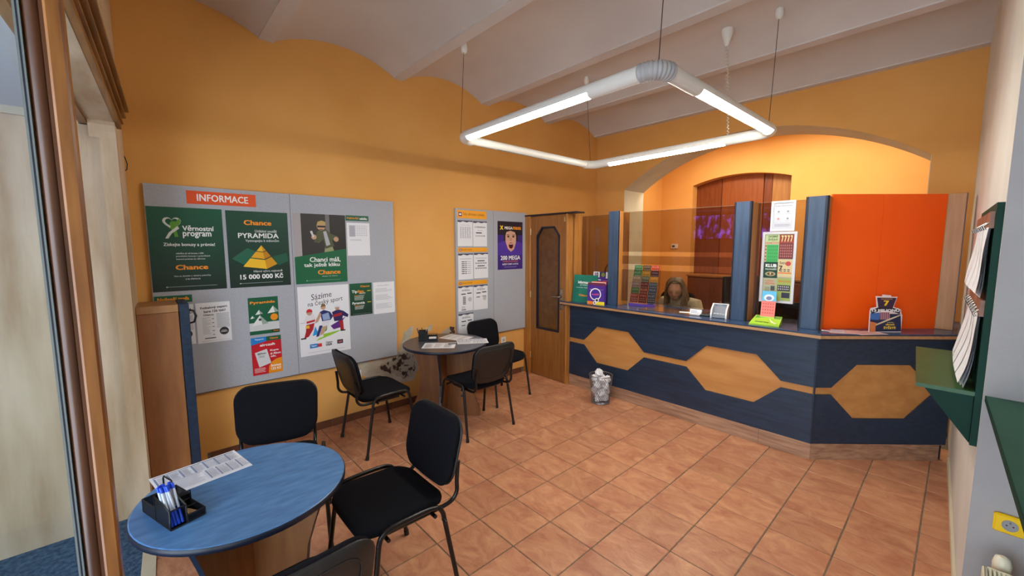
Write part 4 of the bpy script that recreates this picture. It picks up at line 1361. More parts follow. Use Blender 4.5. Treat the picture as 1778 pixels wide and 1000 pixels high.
def make_chair(loc, rz, label):
    t = thing('stacking_chair', (0, 0, 0), label, 'chair', 'black stacking chairs around the two tables')
    B = lambda mb, name, p=t: mb.build(name, p, world=False)
    # seat, front towards +y
    so = [(u, v - 0.21) for u, v in rounded(0.465, 0.43, 0.10, taper=0.10)]

    def fs_(u, v, tt):
        drop = 0.020 * max(0, (v - 0.12) / 0.1) ** 2 + 0.014 * max(0, (-v - 0.12) / 0.09)
        return (u, v, 0.432 + tt - drop + 0.02 * (u / 0.23) ** 2 * 0.4)
    mb = MB(); cushion(mb, so, 0.006, 0.045, fs_, FABRIC, 0.006); B(mb, 'seat')
    mb = MB(); cushion(mb, [(u * 0.93, v * 0.93) for u, v in so], -0.008, 0.008, fs_, SHELL, 0.0); B(mb, 'seat_base')
    # backrest
    bo = rounded(0.455, 0.315, 0.085, taper=0.06, belly=0.028)

    def fb(u, v, tt):
        z = 0.508 + v
        y = -0.232 - 0.235 * v + 0.16 * u * u * 2.2 + tt
        return (u, y, z)
    mb = MB(); cushion(mb, bo, 0.0, 0.030, fb, FABRIC, 0.004); B(mb, 'backrest')
    mb = MB(); cushion(mb, [(u * 1.015, v * 1.02 - 0.003) for u, v in bo], -0.016, 0.004, fb, SHELL, 0.0); sh_ = B(mb, 'back_shell')
    ins = [(u * 0.80, 0.03 + v * 0.78) for u, v in bo]
    mb = MB(); mb.tube([Vector(fb(u, v, -0.0165)) for u, v in ins], 0.0025, SHELL, n=5, closed=True); B(mb, 'shell_rim', sh_)
    r = 0.0115
    for sx in (-1, 1):
        # one bent side frame: front leg, rail, rear leg
        top_f, top_r = (sx * 0.247, 0.165, 0.425), (sx * 0.247, -0.150, 0.425)
        mb = MB(); mb.tube([(sx * 0.262, 0.222, 0.012), top_f], r, TUBE, n=10); lg = B(mb, 'leg')
        mb = MB(); mb.tube([(sx * 0.2624, 0.2235, 0.0), (sx * 0.2612, 0.219, 0.03)], 0.0145, BLACK, n=10); B(mb, 'foot_cap', lg)
        mb = MB(); mb.tube([(sx * 0.266, -0.222, 0.012), top_r], r, TUBE, n=10); lg = B(mb, 'leg')
        mb = MB(); mb.tube([(sx * 0.2664, -0.2235, 0.0), (sx * 0.265, -0.219, 0.03)], 0.0145, BLACK, n=10); B(mb, 'foot_cap', lg)
        mb = MB(); mb.tube(bez([top_f, (sx * 0.246, 0.150, 0.458), (sx * 0.246, 0.105, 0.476), (sx * 0.246, -0.06, 0.476), (sx * 0.246, -0.125, 0.462), top_r], 6), r, TUBE, n=10); B(mb, 'side_rail')
        mb = MB(); mb.tube(bez([(sx * 0.185, 0.10, 0.418), (sx * 0.190, -0.10, 0.418), (sx * 0.196, -0.215, 0.424), (sx * 0.200, -0.258, 0.462), (sx * 0.200, -0.262, 0.53), (sx * 0.198, -0.272, 0.62)], 6), 0.0105, TUBE, n=10); B(mb, 'back_upright')
        mb = MB(); mb.tube([(sx * 0.247, -0.148, 0.40), (sx * 0.275, -0.148, 0.392)], 0.008, BLACK, n=8); B(mb, 'stacking_buffer')
    for y in (0.12, -0.11):
        mb = MB(); mb.tube([(-0.246, y, 0.425), (0.246, y, 0.425)], 0.009, TUBE, n=8); B(mb, 'cross_bar')
    t.location = loc
    t.rotation_euler = (0, 0, rz)
    return t


R_ = math.radians
ch = make_chair((-1.795, 0.825, 0), R_(180), 'black chair on the open floor side of the blue round table')
dup(ch, (-2.53, 0.50, 0), R_(-107), 'black chair behind the blue round table, its backrest facing the viewer')
dup(ch, (-1.42, 0.25, 0), R_(90), 'black chair nearest the viewer, only its backrest top and seat in view')
dup(ch, (-3.293, 1.447, 0), R_(0), 'black chair in front of the crumbled plaster, facing the dark round table')
dup(ch, (-2.95, 2.242, 0), R_(90), 'black chair showing its back, drawn up to the dark round table')
dup(ch, (-3.375, 2.89, 0), R_(-85), 'black chair behind the dark round table, under the smaller notice board')

# ------------------------------------------------------------------ round tables


def round_table(c, r, m, label):
    t = thing('round_table', (c[0], c[1], 0), label, 'table')
    MB().lathe([(r - 0.006, 0.712), (r - 0.003, 0.714), (r - 0.003, 0.736), (r - 0.006, 0.738)], (c[0], c[1], 0), m, n=64, smooth=False).build('tabletop', t)
    MB().lathe([(r - 0.004, 0.7125), (r, 0.7155), (r, 0.7335), (r - 0.004, 0.7365)], (c[0], c[1], 0), NAVY, n=64).build('edge_band', t)
    prof = [(0.345, 0.0), (0.345, 0.04), (0.335, 0.09), (0.30, 0.17), (0.262, 0.28), (0.250, 0.38), (0.268, 0.50), (0.305, 0.60), (0.335, 0.67), (0.345, 0.712)]
    k = r / 0.41
    for a in (46, -44):
        d = Vector((math.cos(R_(a)), math.sin(R_(a)), 0))
        n_ = Vector((-d.y, d.x, 0))
        o = Vector((c[0], c[1], 0))
        mb = MB()
        halves = ((1, -1),) if a == 46 else ((1, 0), (0, -1))
        for h1, h0 in halves:
            q = [(h1 * x if h1 else 0.0112, z) for x, z in prof] + [((h0 * x if h0 else -0.0112), z) for x, z in reversed(prof)]
            if not h1:
                q = [(-0.0112, 0), (-0.0112, 0.712)] + [(-x, z) for x, z in reversed(prof)]
            elif not h0:
                q = [(x, z) for x, z in prof] + [(0.0112, 0.712), (0.0112, 0)]
            P = [o + d * x * k + Vector((0, 0, z)) - n_ * 0.011 for x, z in q]
            nv = len(P)
            mb.add(P + [p + n_ * 0.022 for p in P], [tuple(range(nv)), tuple(range(2 * nv - 1, nv - 1, -1))], BROWNW)
            mb.add(P + [p + n_ * 0.022 for p in P], [(i, nv + i, nv + (i + 1) % nv, (i + 1) % nv) for i in range(nv)], NAVY)
        mb.build('leg_panel', t)
    return t


T1, T2 = (-1.825, 0.262), (-3.34, 2.165)
round_table(T1, 0.352, TABLETOP, 'bright blue round table in the foreground with brown crossed legs')
round_table(T2, 0.402, TABLETOP2, 'dark round table by the orange wall with papers on it')
TZ = 0.738


def flat_sheet(c, ang, w_, h_, label, draw, z=TZ, group=None, name='paper_sheet', cat='paper', paper=None):
    """sheet lying on a table: c centre, ang direction of its width"""
    U = Vector((math.cos(ang), math.sin(ang), 0))
    V = Vector((math.sin(ang), -math.cos(ang), 0))
    O = Vector((c[0], c[1], z + 0.0006)) - U * w_ / 2 - V * h_ / 2
    t = thing(name, (c[0], c[1], z), label, cat, group)
    s = Sheet(O, U, V, w_, h_)
    s.body('paper', t, paper or PAPER, 0.0010)
    draw(s)
    s.done(t)
    return t


def results(s, sd):
    g = (120, 126, 140)
    s.rect(0.03, 0.04, 0.97, 0.07, g)
    for k in range(7):
        x = 0.03 + k * 0.135
        s.rect(x, 0.10, x + 0.022, 0.46, (130, 140, 165)); s.lines(x + 0.03, 0.11, x + 0.125, 0.46, 12, (160, 166, 180), 0.4, sd + k, 0.3)
    s.rect(0.03, 0.50, 0.5, 0.515, g); s.lines(0.03, 0.54, 0.48, 0.95, 10, (170, 176, 190), 0.4, sd, 0.2)
    for k in range(4):
        x = 0.52 + k * 0.12
        s.rect(x, 0.53, x + 0.018, 0.95, (130, 140, 165)); s.lines(x + 0.025, 0.54, x + 0.11, 0.95, 12, (160, 166, 180), 0.4, sd + k + 9, 0.3)


flat_sheet((-2.058, 0.138), R_(100), 0.30, 0.212, 'printed results sheet on the blue round table, behind the pen organizer', lambda s: results(s, 3))


def listsheet(s, sd):
    s.lines(0.06, 0.06, 0.94, 0.14, 2, (130, 132, 140), 0.4, sd)
    for k in range(3):
        s.lines(0.06 + k * 0.3, 0.2, 0.32 + k * 0.3, 0.92, 20, (150, 152, 160), 0.4, sd + k, 0.4)


flat_sheet((-3.255, 2.045), R_(50), 0.30, 0.21, 'printed sheet on the front side of the dark round table, under a black pen', lambda s: listsheet(s, 21))
flat_sheet((-3.43, 2.36), R_(20), 0.29, 0.21, 'printed sheet lying at the back of the dark round table, behind the others', lambda s: listsheet(s, 31))
flat_sheet((-3.18, 2.375), R_(58), 0.30, 0.20, 'printed sheet overhanging the chair side of the dark round table', lambda s: results(s, 41), z=TZ + 0.0014)
pn = MB().tube([(-3.235, 2.13, TZ + 0.006), (-3.19, 2.20, TZ + 0.006)], 0.004, BLACK, n=8).build('pen')
tag(at_base(pn, (-3.21, 2.165, TZ)), 'black pen lying on a printed sheet on the dark round table', 'pen')

# pen organizers


def local(c, ang):
    return Matrix.Translation(Vector(c)) @ Matrix.Rotation(ang, 4, 'Z')


def frame_box(mb, M, x0, x1, y0, y1, z0, z1, m=BLACK, r=0.0022):
    for z in (z0, z1):
        q = [(x0, y0, z), (x1, y0, z), (x1, y1, z), (x0, y1, z)]
        for i in range(4):
            mb.tube([M @ Vector(q[i]), M @ Vector(q[(i + 1) % 4])], r, m, n=5)
    for x, y in ((x0, y0), (x1, y0), (x1, y1), (x0, y1)):
        mb.tube([M @ Vector((x, y, z0)), M @ Vector((x, y, z1))], r, m, n=5)


def walls(mb, M, x0, x1, y0, y1, z0, z1, m=ORGM, front=None):
    z1f = z1 if front is None else front
    t_ = 0.0012
    mb.box(x0, x1, y0, y1, z0, z0 + t_, m, M=M)
    mb.box(x0, x0 + t_, y0, y1, z0, z1, m, M=M)
    mb.box(x1 - t_, x1, y0, y1, z0, z1, m, M=M)
    mb.box(x0, x1, y1 - t_, y1, z0, z1, m, M=M)
    mb.box(x0, x1, y0, y0 + t_, z0, z1f, m, M=M)


# organizer on the blue table; local x runs along its long side (image right and away), y away from the viewer
oc = (-1.879, -0.046, TZ)
OM = local(oc, R_(18.7))
org = thing('pen_organizer', oc, 'black mesh desk organizer full of blue pens on the blue round table', 'organizer')
mb = MB(); walls(mb, OM, 0.0, 0.098, 0.0, 0.10, 0.001, 0.045); frame_box(mb, OM, 0.0, 0.098, 0.0, 0.10, 0.003, 0.047); mb.build('note_tray', org)
mb = MB()
mb.box(0.10, 0.206, 0.0, 0.046, 0.001, 0.0022, ORGM, M=OM)
for y in (0.0, 0.0452):
    mb.prism([OM @ Vector(p) for p in ((0.10, y, 0.001), (0.206, y, 0.001), (0.206, y, 0.066), (0.10, y, 0.092))], OM.to_3x3() @ Vector((0, 0.0012, 0)), ORGM)
mb.box(0.10, 0.1012, 0.0, 0.046, 0.001, 0.092, ORGM, M=OM)
for q in (((0.10, 0.0, 0.003), (0.206, 0.0, 0.003), (0.206, 0.0, 0.067), (0.10, 0.0, 0.093), (0.10, 0.0, 0.003)), ((0.10, 0.046, 0.003), (0.206, 0.046, 0.003), (0.206, 0.046, 0.067), (0.10, 0.046, 0.093)),
          ((0.206, 0.0, 0.067), (0.206, 0.046, 0.067)), ((0.10, 0.0, 0.093), (0.10, 0.046, 0.093)), ((0.206, 0.0, 0.003), (0.206, 0.046, 0.003))):
    mb.tube([OM @ Vector(p) for p in q], 0.0025, BLACK, n=5)
mb.build('pen_cup', org)
mb = MB(); walls(mb, OM, 0.10, 0.206, 0.048, 0.10, 0.001, 0.026); frame_box(mb, OM, 0.10, 0.206, 0.048, 0.10, 0.003, 0.028)
mb.tube([OM @ Vector(p) for p in ((0.15, 0.048, 0.027), (0.15, 0.10, 0.027))], 0.002, BLACK, n=5); mb.build('clip_tray', org)
mb = MB(); mb.tube([OM @ Vector(p) for p in ((0.104, 0.05, 0.05), (0.104, 0.05, 0.112), (0.098, 0.052, 0.118), (0.04, 0.052, 0.118), (0.034, 0.052, 0.11), (0.034, 0.052, 0.047))], 0.0028, BLACK, n=6)
mb.tube([OM @ Vector(p) for p in ((0.112, 0.05, 0.03), (0.112, 0.05, 0.062), (0.112, 0.098, 0.062), (0.112, 0.098, 0.03))], 0.0025, BLACK, n=6); mb.build('card_rail', org)
PENW = mat('clear_pen_barrel', (206, 212, 224), rough=0.15)
PENB = mat('blue_pen_cap', (22, 78, 214), rough=0.3)
rp = random.Random(3)
PEN_WORD = ('front row', 'middle row', 'back row')
for k in range(12):
    r_, c_ = k // 4, k % 4
    p0_ = OM @ Vector((0.196 - r_ * 0.026, 0.008 + c_ * 0.010, 0.006))
    lean = Vector((-0.060 + rp.uniform(-0.008, 0.008) + r_ * 0.012, rp.uniform(-0.006, 0.006), 0.118))
    t = thing('pen', p0_, 'clear pen with blue ends in the blue table organizer, ' + PEN_WORD[r_], 'pen', 'blue pens in the organizer')
    q = OM.to_3x3() @ lean
    e = lambda f: Vector(p0_) + q * f
    MB().tube([e(0.0), e(0.03), e(0.38)], [0.003, 0.0052, 0.0052], PENB, n=7).build('cap', t)
    MB().tube([e(0.38), e(0.86)], 0.0042, PENW, n=7).build('barrel', t)
    MB().tube([e(0.86), e(1.0)], 0.0048, PENB, n=7).build('end_plug', t)
for k in range(6):
    a = OM @ Vector((0.112 + (k % 3) * 0.012, 0.058 + 0.012 * (k % 2), 0.006 + 0.008 * (k // 3)))
    b = OM @ Vector((0.180 + (k % 3) * 0.006, 0.062 + 0.011 * (k % 3), 0.008 + 0.007 * (k // 3)))
    o = MB().tube([a, b], 0.0042, mat('bare_pencil_wood', (206, 176, 136), (186, 152, 112), rough=0.6, scale=40), n=6).build('pencil_stub')
    tag(at_base(o, a), 'short bare wooden pencil lying in the small tray of the black organizer', 'pencil', 'pencil stubs in the organizer')

oc2 = (-3.515, 2.075, TZ)
OM2 = local(oc2, R_(58))
org2 = thing('pen_organizer', oc2, 'small black mesh pen organizer on the dark round table', 'organizer')
mb = MB(); walls(mb, OM2, -0.085, 0.0, -0.04, 0.04, 0.001, 0.098); frame_box(mb, OM2, -0.085, 0.0, -0.04, 0.04, 0.003, 0.10); mb.build('pen_cup', org2)
mb = MB(); walls(mb, OM2, 0.002, 0.095, -0.045, 0.04, 0.001, 0.05, front=0.025); frame_box(mb, OM2, 0.002, 0.095, -0.045, 0.04, 0.003, 0.06); mb.build('note_tray', org2)
nt = MB().box(0.012, 0.085, -0.035, 0.03, 0.003, 0.03, PAPER, M=OM2).build('note_block')
tag(at_base(nt, OM2 @ Vector((0.05, 0, 0.003))), 'block of white notes in the small organizer on the dark table', 'notes')
for k, c in enumerate(((60, 60, 150), (40, 40, 44), (200, 200, 206))):
    a, b = OM2 @ Vector((-0.07 + 0.025 * k, -0.01 + 0.012 * k, 0.004)), OM2 @ Vector((-0.10 + 0.045 * k, 0.0 + 0.01 * k, 0.128))
    o = MB().tube([a, b], 0.004, ink(c), n=6).build('pen')
    tag(at_base(o, a), ('violet', 'black', 'white')[k] + ' pen leaning in the organizer on the dark round table', 'pen')

# ------------------------------------------------------------------ waste bin with crumpled paper
bc = (-2.507, 3.575, 0)
wbn = thing('waste_bin', bc, 'round wire mesh waste bin full of crumpled paper by the counter', 'bin')
R0, R1, HB = 0.095, 0.122, 0.30
mb = MB()
nst, nh = 30, 10
for sgn in (1, -1):
    for k in range(nst):
        pts = []
        for i in range(nh + 1):
            t_ = i / nh
            a = 2 * PI * k / nst + sgn * t_ * 1.5
            r = R0 + (R1 - R0) * t_
            pts.append((bc[0] + r * math.cos(a), bc[1] + r * math.sin(a), 0.012 + (HB - 0.018) * t_))
        mb.tube(pts, 0.0015, WIREM, n=3, caps=False)
o = mb.build('wire_lattice', wbn)
o['kind'] = 'stuff'
for rr_, z, th in ((R1, HB, 0.005), (R0, 0.006, 0.006)):
    MB().tube([(bc[0] + rr_ * math.cos(2 * PI * k / 36), bc[1] + rr_ * math.sin(2 * PI * k / 36), z) for k in range(36)], th, WIREM, n=8, closed=True).build('rim' if z > 0.1 else 'base_ring', wbn)
MB().lathe([(0.0, 0.008), (R0, 0.008), (R0, 0.012), (0.0, 0.012)], bc, WIREM, n=32).build('base_plate', wbn)
rb_ = random.Random(12)
spots = [(0, 0, 0.05, 0.045), (0.05, 0.01, 0.06, 0.04), (-0.045, 0.02, 0.06, 0.042), (0.0, -0.05, 0.055, 0.04), (0.0, 0.055, 0.06, 0.035),
         (0.04, -0.045, 0.12, 0.043), (-0.05, -0.03, 0.125, 0.042), (0.03, 0.05, 0.125, 0.043), (-0.04, 0.05, 0.13, 0.04), (0.0, 0.0, 0.14, 0.04),
         (0.055, 0.0, 0.19, 0.042), (-0.05, 0.0, 0.195, 0.044), (0.0, -0.06, 0.195, 0.042), (0.0, 0.06, 0.2, 0.04),
         (0.045, -0.04, 0.255, 0.04), (-0.05, -0.04, 0.26, 0.04), (-0.03, 0.05, 0.262, 0.042), (0.05, 0.045, 0.255, 0.04), (-0.02, -0.01, 0.318, 0.046)]
for x, y, z, r in spots:
    mb = MB()

    def crumple(p, d, rb_=rb_):
        return p * (1 + rb_.uniform(-0.26, 0.2))
    mb.ball((bc[0] + x, bc[1] + y, z), (r, r, r * 0.95), PAPER, n=11, k=7, deform=crumple)
    mb.s = [False] * len(mb.s)
    o = mb.build('crumpled_paper')
    top = z > 0.3
    tag(at_base(o, (bc[0] + x, bc[1] + y, z - r)), 'crumpled white paper ball poking out of the top of the bin' if top else 'crumpled white paper ball inside the wire waste bin', 'paper', None if top else 'crumpled paper balls in the bin')

# ------------------------------------------------------------------ things on the counter


def stand_sheet(s, parent, name, m, thick=0.004):
    return s.body(name, parent, m, thick)


def upright(name, label, cat, bl, br, h, lean=0.0, thick=0.006, paper=None, group=None):
    """card standing on the counter between two bottom corners, leaning back by LEAN metres at the top"""
    bl, br = Vector((bl[0], bl[1], CT)), Vector((br[0], br[1], CT))
    U = (br - bl).normalized()
    back = Vector((-U.y, U.x, 0))
    V = -(Vector((0, 0, h)) + back * lean).normalized()
    hh = math.hypot(h, lean)
    t = thing(name, (bl + br) / 2, label, cat, group)
    s = Sheet(bl - V * hh, U, V, (br - bl).length, hh)
    mb = MB()
    q = [s.O, s.O + s.U * s.w, s.O + s.U * s.w + s.V * s.h, s.O + s.V * s.h]
    mb.prism([p - s.N * thick for p in reversed(q)], s.N * thick, ink(paper) if paper else PAPER)
    mb.build('card', t)
    return t, s, back


t, s, bk = upright('information_folder', 'green upright folder reading Informace at the door end of the countertop', 'folder', (-3.10, 3.80), (-2.80, 3.845), 0.318, 0.05, 0.02, (18, 108, 92))
s.poly([(0, 0), (0.5, 0), (0.2, 0.25), (0, 0.3)], (30, 124, 104)); s.poly([(0.45, 0), (0.85, 0), (0.6, 0.6), (0.35, 1), (0.1, 1)], (24, 118, 98))
s.text('Informace', 0.2, 0.22, 0.72, 0.32, W, 0.035); s.text('pro sázející', 0.3, 0.34, 0.62, 0.40, W, 0.01); s.text('Jak podat sázku · Pravidla · Kontakt', 0.14, 0.45, 0.82, 0.49, W, 0.01)
s.text('Chance', 0.28, 0.70, 0.64, 0.78, OR, 0.035); s.done(t)

# leaflet box with purple design
t, s, bk = upright('leaflet_box', 'purple leaflet box with a white ring design, in front of the green folder', 'box', (-2.845, 3.76), (-2.64, 3.80), 0.245, 0.012, 0.005, (76, 40, 140))
s.rect(0, 0.86, 0.5, 1, (236, 130, 40)); s.rect(0.5, 0.86, 1, 1, (246, 220, 40)); s.poly([(0, 0), (1, 0), (1, 0.14), (0, 0.1)], (110, 40, 70))
s.text('Rozhodni se', 0.14, 0.30, 0.42, 0.335, W, 0.01); s.text('vybarvi si', 0.58, 0.30, 0.88, 0.335, W, 0.01)
s.disc(0.46, 0.53, 0.33, W); s.disc(0.46, 0.53, 0.275, (70, 44, 150)); s.text('mobil', 0.24, 0.49, 0.66, 0.57, (226, 90, 120), 0.03)
s.disc(0.56, 0.80, 0.12, W); s.disc(0.56, 0.80, 0.07, (40, 24, 50)); s.disc(0.44, 0.93, 0.085, W); s.disc(0.44, 0.93, 0.04, (40, 24, 50)); s.done(t)
PUR = ink((70, 38, 130))
mb = MB()
U = Vector((0.205, 0.04, 0)).normalized(); Bk = Vector((-U.y, U.x, 0)); p_ = Vector((-2.64, 3.80, CT))
mb.prism([p_, p_ + Bk * 0.045, p_ + Bk * 0.055 + Vector((0, 0, 0.2)), p_ + Bk * 0.012 + Vector((0, 0, 0.245))], -U * 0.002, PUR); mb.build('side_panel', t)
for k in range(3):
    a = Vector((-2.83, 3.78 + k * 0.012, CT + 0.004))
    o = MB().prism([a, a + U * 0.175, a + U * 0.175 + Vector((0.0, 0.02, 0.235 + 0.008 * k)), a + Vector((0, 0.02, 0.235 + 0.008 * k))], Bk * 0.001, ink(((244, 190, 130), (240, 236, 226), (236, 120, 80))[k])).build('leaflet')
    tag(at_base(o, a), ('peach', 'white', 'coral')[k] + ' leaflet standing in the purple box on the countertop', 'leaflet')
t, s, bk = upright('lottery_display', 'purple lottery ticket display behind the ring design box, topped with number tickets', 'display', (-2.875, 3.895), (-2.672, 3.91), 0.36, 0.02, 0.03, (72, 42, 128))
s.rect(0.0, 0.36, 0.55, 0.62, (222, 222, 236)); s.text('SPORTKA', 0.08, 0.41, 0.45, 0.46, (90, 80, 150), 0.015); s.rect(0.08, 0.50, 0.46, 0.515, (150, 150, 180))
s.rect(0.0, 0.0, 0.40, 0.18, (226, 222, 230)); s.text('10', 0.08, 0.02, 0.32, 0.15, (60, 30, 80), 0.05); s.rect(0.40, 0.02, 0.80, 0.14, (40, 44, 30)); s.disc(0.62, 0.09, 0.12, (120, 130, 60)); s.rect(0.80, 0.0, 1.0, 0.2, (220, 220, 226))
s.text('NEJEDEN', 0.1, 0.235, 0.5, 0.29, W, 0.03); s.rect(0.6, 0.27, 0.95, 0.295, (210, 80, 110)); s.done(t)
arc = MB().tube([(-2.86 + 0.0, 4.12, 1.05), (-2.86, 4.12, 1.36)] + [(-2.78 - 0.08 * math.cos(PI * k / 12), 4.12, 1.38 + 0.075 * math.sin(PI * k / 12)) for k in range(13)] + [(-2.70, 4.12, 1.05)], 0.011, mat('brown_chair_frame', (140, 92, 44), rough=0.4), n=8).build('bentwood_hoop')
tag(at_base(arc, (-2.78, 4.12, 1.012)), 'brown bent hoop standing behind the narrow smoked pane', 'hoop')

# scratch-ticket display behind the clerk window
ac = thing('ticket_display', (-2.30, 4.11, CT), 'clear stepped acrylic display of colourful scratch tickets behind the clerk window', 'display')
U = Vector((0.96, 0.24, 0)).normalized(); Bk = Vector((-U.y, U.x, 0))
o0 = Vector((-2.475, 4.03, CT))
mb = MB()
for sx in (0.0, 0.285):
    q = [o0 + U * sx, o0 + U * sx + Bk * 0.15, o0 + U * sx + Bk * 0.19 + Vector((0, 0, 0.40)), o0 + U * sx + Bk * 0.165 + Vector((0, 0, 0.40))]
    mb.prism(q, U * 0.003, ACRYL)
mb.build('side_panel', ac)
MB().prism([o0 + Bk * -0.012, o0 + U * 0.288 + Bk * -0.012, o0 + U * 0.288 + Bk * -0.012 + Vector((0, 0, 0.022)), o0 + Bk * -0.012 + Vector((0, 0, 0.022))], Bk * 0.006, ink((110, 70, 190))).build('base_strip', ac)
cols = [[(44, 130, 66), (96, 70, 40), (220, 70, 30)], [(60, 150, 100), (214, 170, 40), (90, 50, 80)], [(170, 150, 130), (110, 130, 120), (228, 160, 30)],
        [(150, 130, 150), (120, 50, 60), (80, 110, 150)], [(60, 130, 60), (150, 70, 56), (70, 96, 140)], [(176, 66, 60), (150, 54, 52), (86, 100, 136)]]
words = ['ŠTĚSTÍ', 'ZLATO', 'VÝHRA', 'KLUB', 'KLÍČ', 'POKLAD']
for r_ in range(6):
    for c_ in range(3):
        b0 = o0 + U * (0.006 + c_ * 0.094) + Bk * (0.008 + r_ * 0.027) + Vector((0, 0, 0.028 + (5 - r_ if False else r_) * 0.062))
        hgt = 0.105
        V = -(Vector((0, 0, hgt)) + Bk * 0.03).normalized()
        col = cols[5 - r_][c_]
        t = thing('scratch_ticket', b0, None, 'ticket')
        nm = {(44, 130, 66): 'green', (96, 70, 40): 'brown', (220, 70, 30): 'red orange'}
        t['label'] = 'scratch ticket, %s tier from the bottom, %s column of the acrylic display' % (('lowest', 'second', 'third', 'fourth', 'fifth', 'topmost')[r_], ('door side', 'middle', 'clerk side')[c_])
        t['group'] = 'scratch tickets in the acrylic display'
        s = Sheet(b0 - V * hgt, U, V, 0.088, hgt)
        s.body('card', t, ink(col))
        lt_ = tuple(min(255, int(v * 0.5 + 120)) for v in col)
        s.rect(0.08, 0.40, 0.92, 0.92, tuple(int(v * 0.7) for v in col)); s.text(words[(r_ + c_ * 2) % 6], 0.1, 0.08, 0.9, 0.28, lt_, 0.04)
        for i in range(4):
            for j in range(2):
                s.rect(0.14 + i * 0.2, 0.46 + j * 0.22, 0.26 + i * 0.2, 0.58 + j * 0.22, lt_)
        s.done(t)

# pay tray, card stand, keypad, payment terminal
ty = MB()
ty.box(-0.30, 0.30, -0.15, 0.15, 0.0, 0.004, mat('brown_tray_plastic', (92, 66, 52), rough=0.15, spec=0.6), M=local((-1.93, 3.975, CT), R_(4)))
o = ty.build('pay_tray')
tag(at_base(o, (-1.93, 3.975, CT)), 'flat brown glossy pay tray lying under the clerk window', 'tray')
t, s, bk = upright('card_stand', 'small white tent card on the countertop beside the keypad', 'card', (-1.735, 3.905), (-1.628, 3.912), 0.05, 0.018, 0.002, (226, 230, 236))
s.lines(0.1, 0.25, 0.9, 0.8, 3, (150, 156, 170), 0.4, 2); s.done(t)
MB().prism([(-1.735, 3.945, CT), (-1.628, 3.952, CT), (-1.628, 3.931, CT + 0.05), (-1.735, 3.924, CT + 0.05)], (0, 0.001, 0), PAPER).build('back_flap', t)
o = MB().box(-0.05, 0.05, -0.03, 0.03, 0, 0.002, PAPER, M=local((-1.80, 3.95, CT + 0.0042), R_(20))).build('paper_slip')
tag(at_base(o, (-1.80, 3.95, CT + 0.0042)), 'small white paper slip on the brown pay tray', 'paper')
kp = thing('keypad', (-1.585, 3.93, CT), 'small black keypad on the countertop beside the white payment terminal', 'keypad')
KM = local((-1.585, 3.93, CT), R_(6))
MB().box(-0.042, 0.042, -0.06, 0.06, 0.0, 0.018, BLACK, bev=0.004, M=KM).build('body', kp)
for i in range(3):
    for j in range(4):
        MB().box(-0.032 + i * 0.023, -0.014 + i * 0.023, -0.048 + j * 0.022, -0.032 + j * 0.022, 0.018, 0.021, DKGREY, M=KM).build('key', kp)
pt_ = thing('payment_terminal', (-1.462, 3.935, CT), 'white and grey payment terminal on the countertop by the blue post', 'terminal')
PM = local((-1.462, 3.925, CT), R_(10))
prof = [(-0.07, 0.0), (0.065, 0.0), (0.07, 0.10), (0.03, 0.125), (-0.055, 0.075), (-0.075, 0.03)]
for sx in (-0.068, 0.056):
    MB().prism([PM @ Vector((sx, y, z)) for y, z in prof], PM.to_3x3() @ Vector((0.012, 0, 0)), WHITE).build('side_shell', pt_)
inn = [(-0.06, 0.004), (0.06, 0.004), (0.062, 0.09), (0.02, 0.098), (-0.01, 0.045), (-0.058, 0.03)]
MB().prism([PM @ Vector((-0.056, y, z)) for y, z in inn], PM.to_3x3() @ Vector((0.112, 0, 0)), mat('grey_terminal_plastic', (120, 124, 134), rough=0.4)).build('body', pt_)
MB().prism([PM @ Vector((-0.05, y, z)) for y, z in ((0.0225, 0.1005), (0.060, 0.0925), (0.060, 0.096), (0.023, 0.104))], PM.to_3x3() @ Vector((0.1, 0, 0)), mat('terminal_screen', (176, 190, 206), rough=0.1)).build('screen', pt_)
MB().prism([PM @ Vector((-0.062, y, z)) for y, z in ((0.03, 0.1255), (0.07, 0.1005), (0.068, 0.096), (0.028, 0.121))], PM.to_3x3() @ Vector((0.124, 0, 0)), WHITE).build('top_cover', pt_)
for i in range(4):
    MB().box(-0.045 + i * 0.024, -0.027 + i * 0.024, -0.05, -0.02, 0.035, 0.041, mat('pale_key', (206, 210, 214), rough=0.4), M=PM).build('key', pt_)

# green scratch-card stand
gs = thing('ticket_stand', (-1.04, 3.86, CT), 'lime green meadow card stand holding a pink scratch card, before the frames', 'stand')
gl_ = [(-1.165, 3.755), (-0.955, 3.795), (-0.975, 3.955), (-1.165, 3.93)]
mb = MB()
zz = [0.0, 0.0, 0.05, 0.05]
base = [(x, y, CT) for x, y in gl_]
topv = [(x, y, CT + 0.012 + z) for (x, y), z in zip(gl_, zz)]
mb.add(base + topv, [(3, 2, 1, 0), (4, 5, 6, 7), (0, 1, 5, 4), (1, 2, 6, 5), (2, 3, 7, 6), (3, 0, 4, 7)], ink((164, 206, 50))); mb.build('base', gs)
s = Sheet(topv[3], Vector(topv[2]) - Vector(topv[3]), Vector(topv[0]) - Vector(topv[3]), 0.2, 0.19)
s.poly([(0.05, 0.05), (0.5, 0.12), (0.95, 0.04), (0.95, 0.3), (0.5, 0.22), (0.05, 0.34)], (90, 160, 50)); s.poly([(0.55, 0.25), (0.7, 0.5), (0.85, 0.7), (0.95, 0.72), (0.9, 0.85), (0.72, 0.7)], (226, 232, 190))
s.text('Stírací losy', 0.16, 0.62, 0.66, 0.82, (40, 90, 30), 0.02); s.done(gs)
cd = thing('scratch_card', (-1.07, 3.90, CT + 0.05), 'pink scratch card with a blue sky top, standing on the lime green stand', 'ticket')
s = Sheet((-1.125, 3.925, CT + 0.275), Vector((1, 0.05, 0)), Vector((0, -0.12, -1)), 0.105, 0.235)
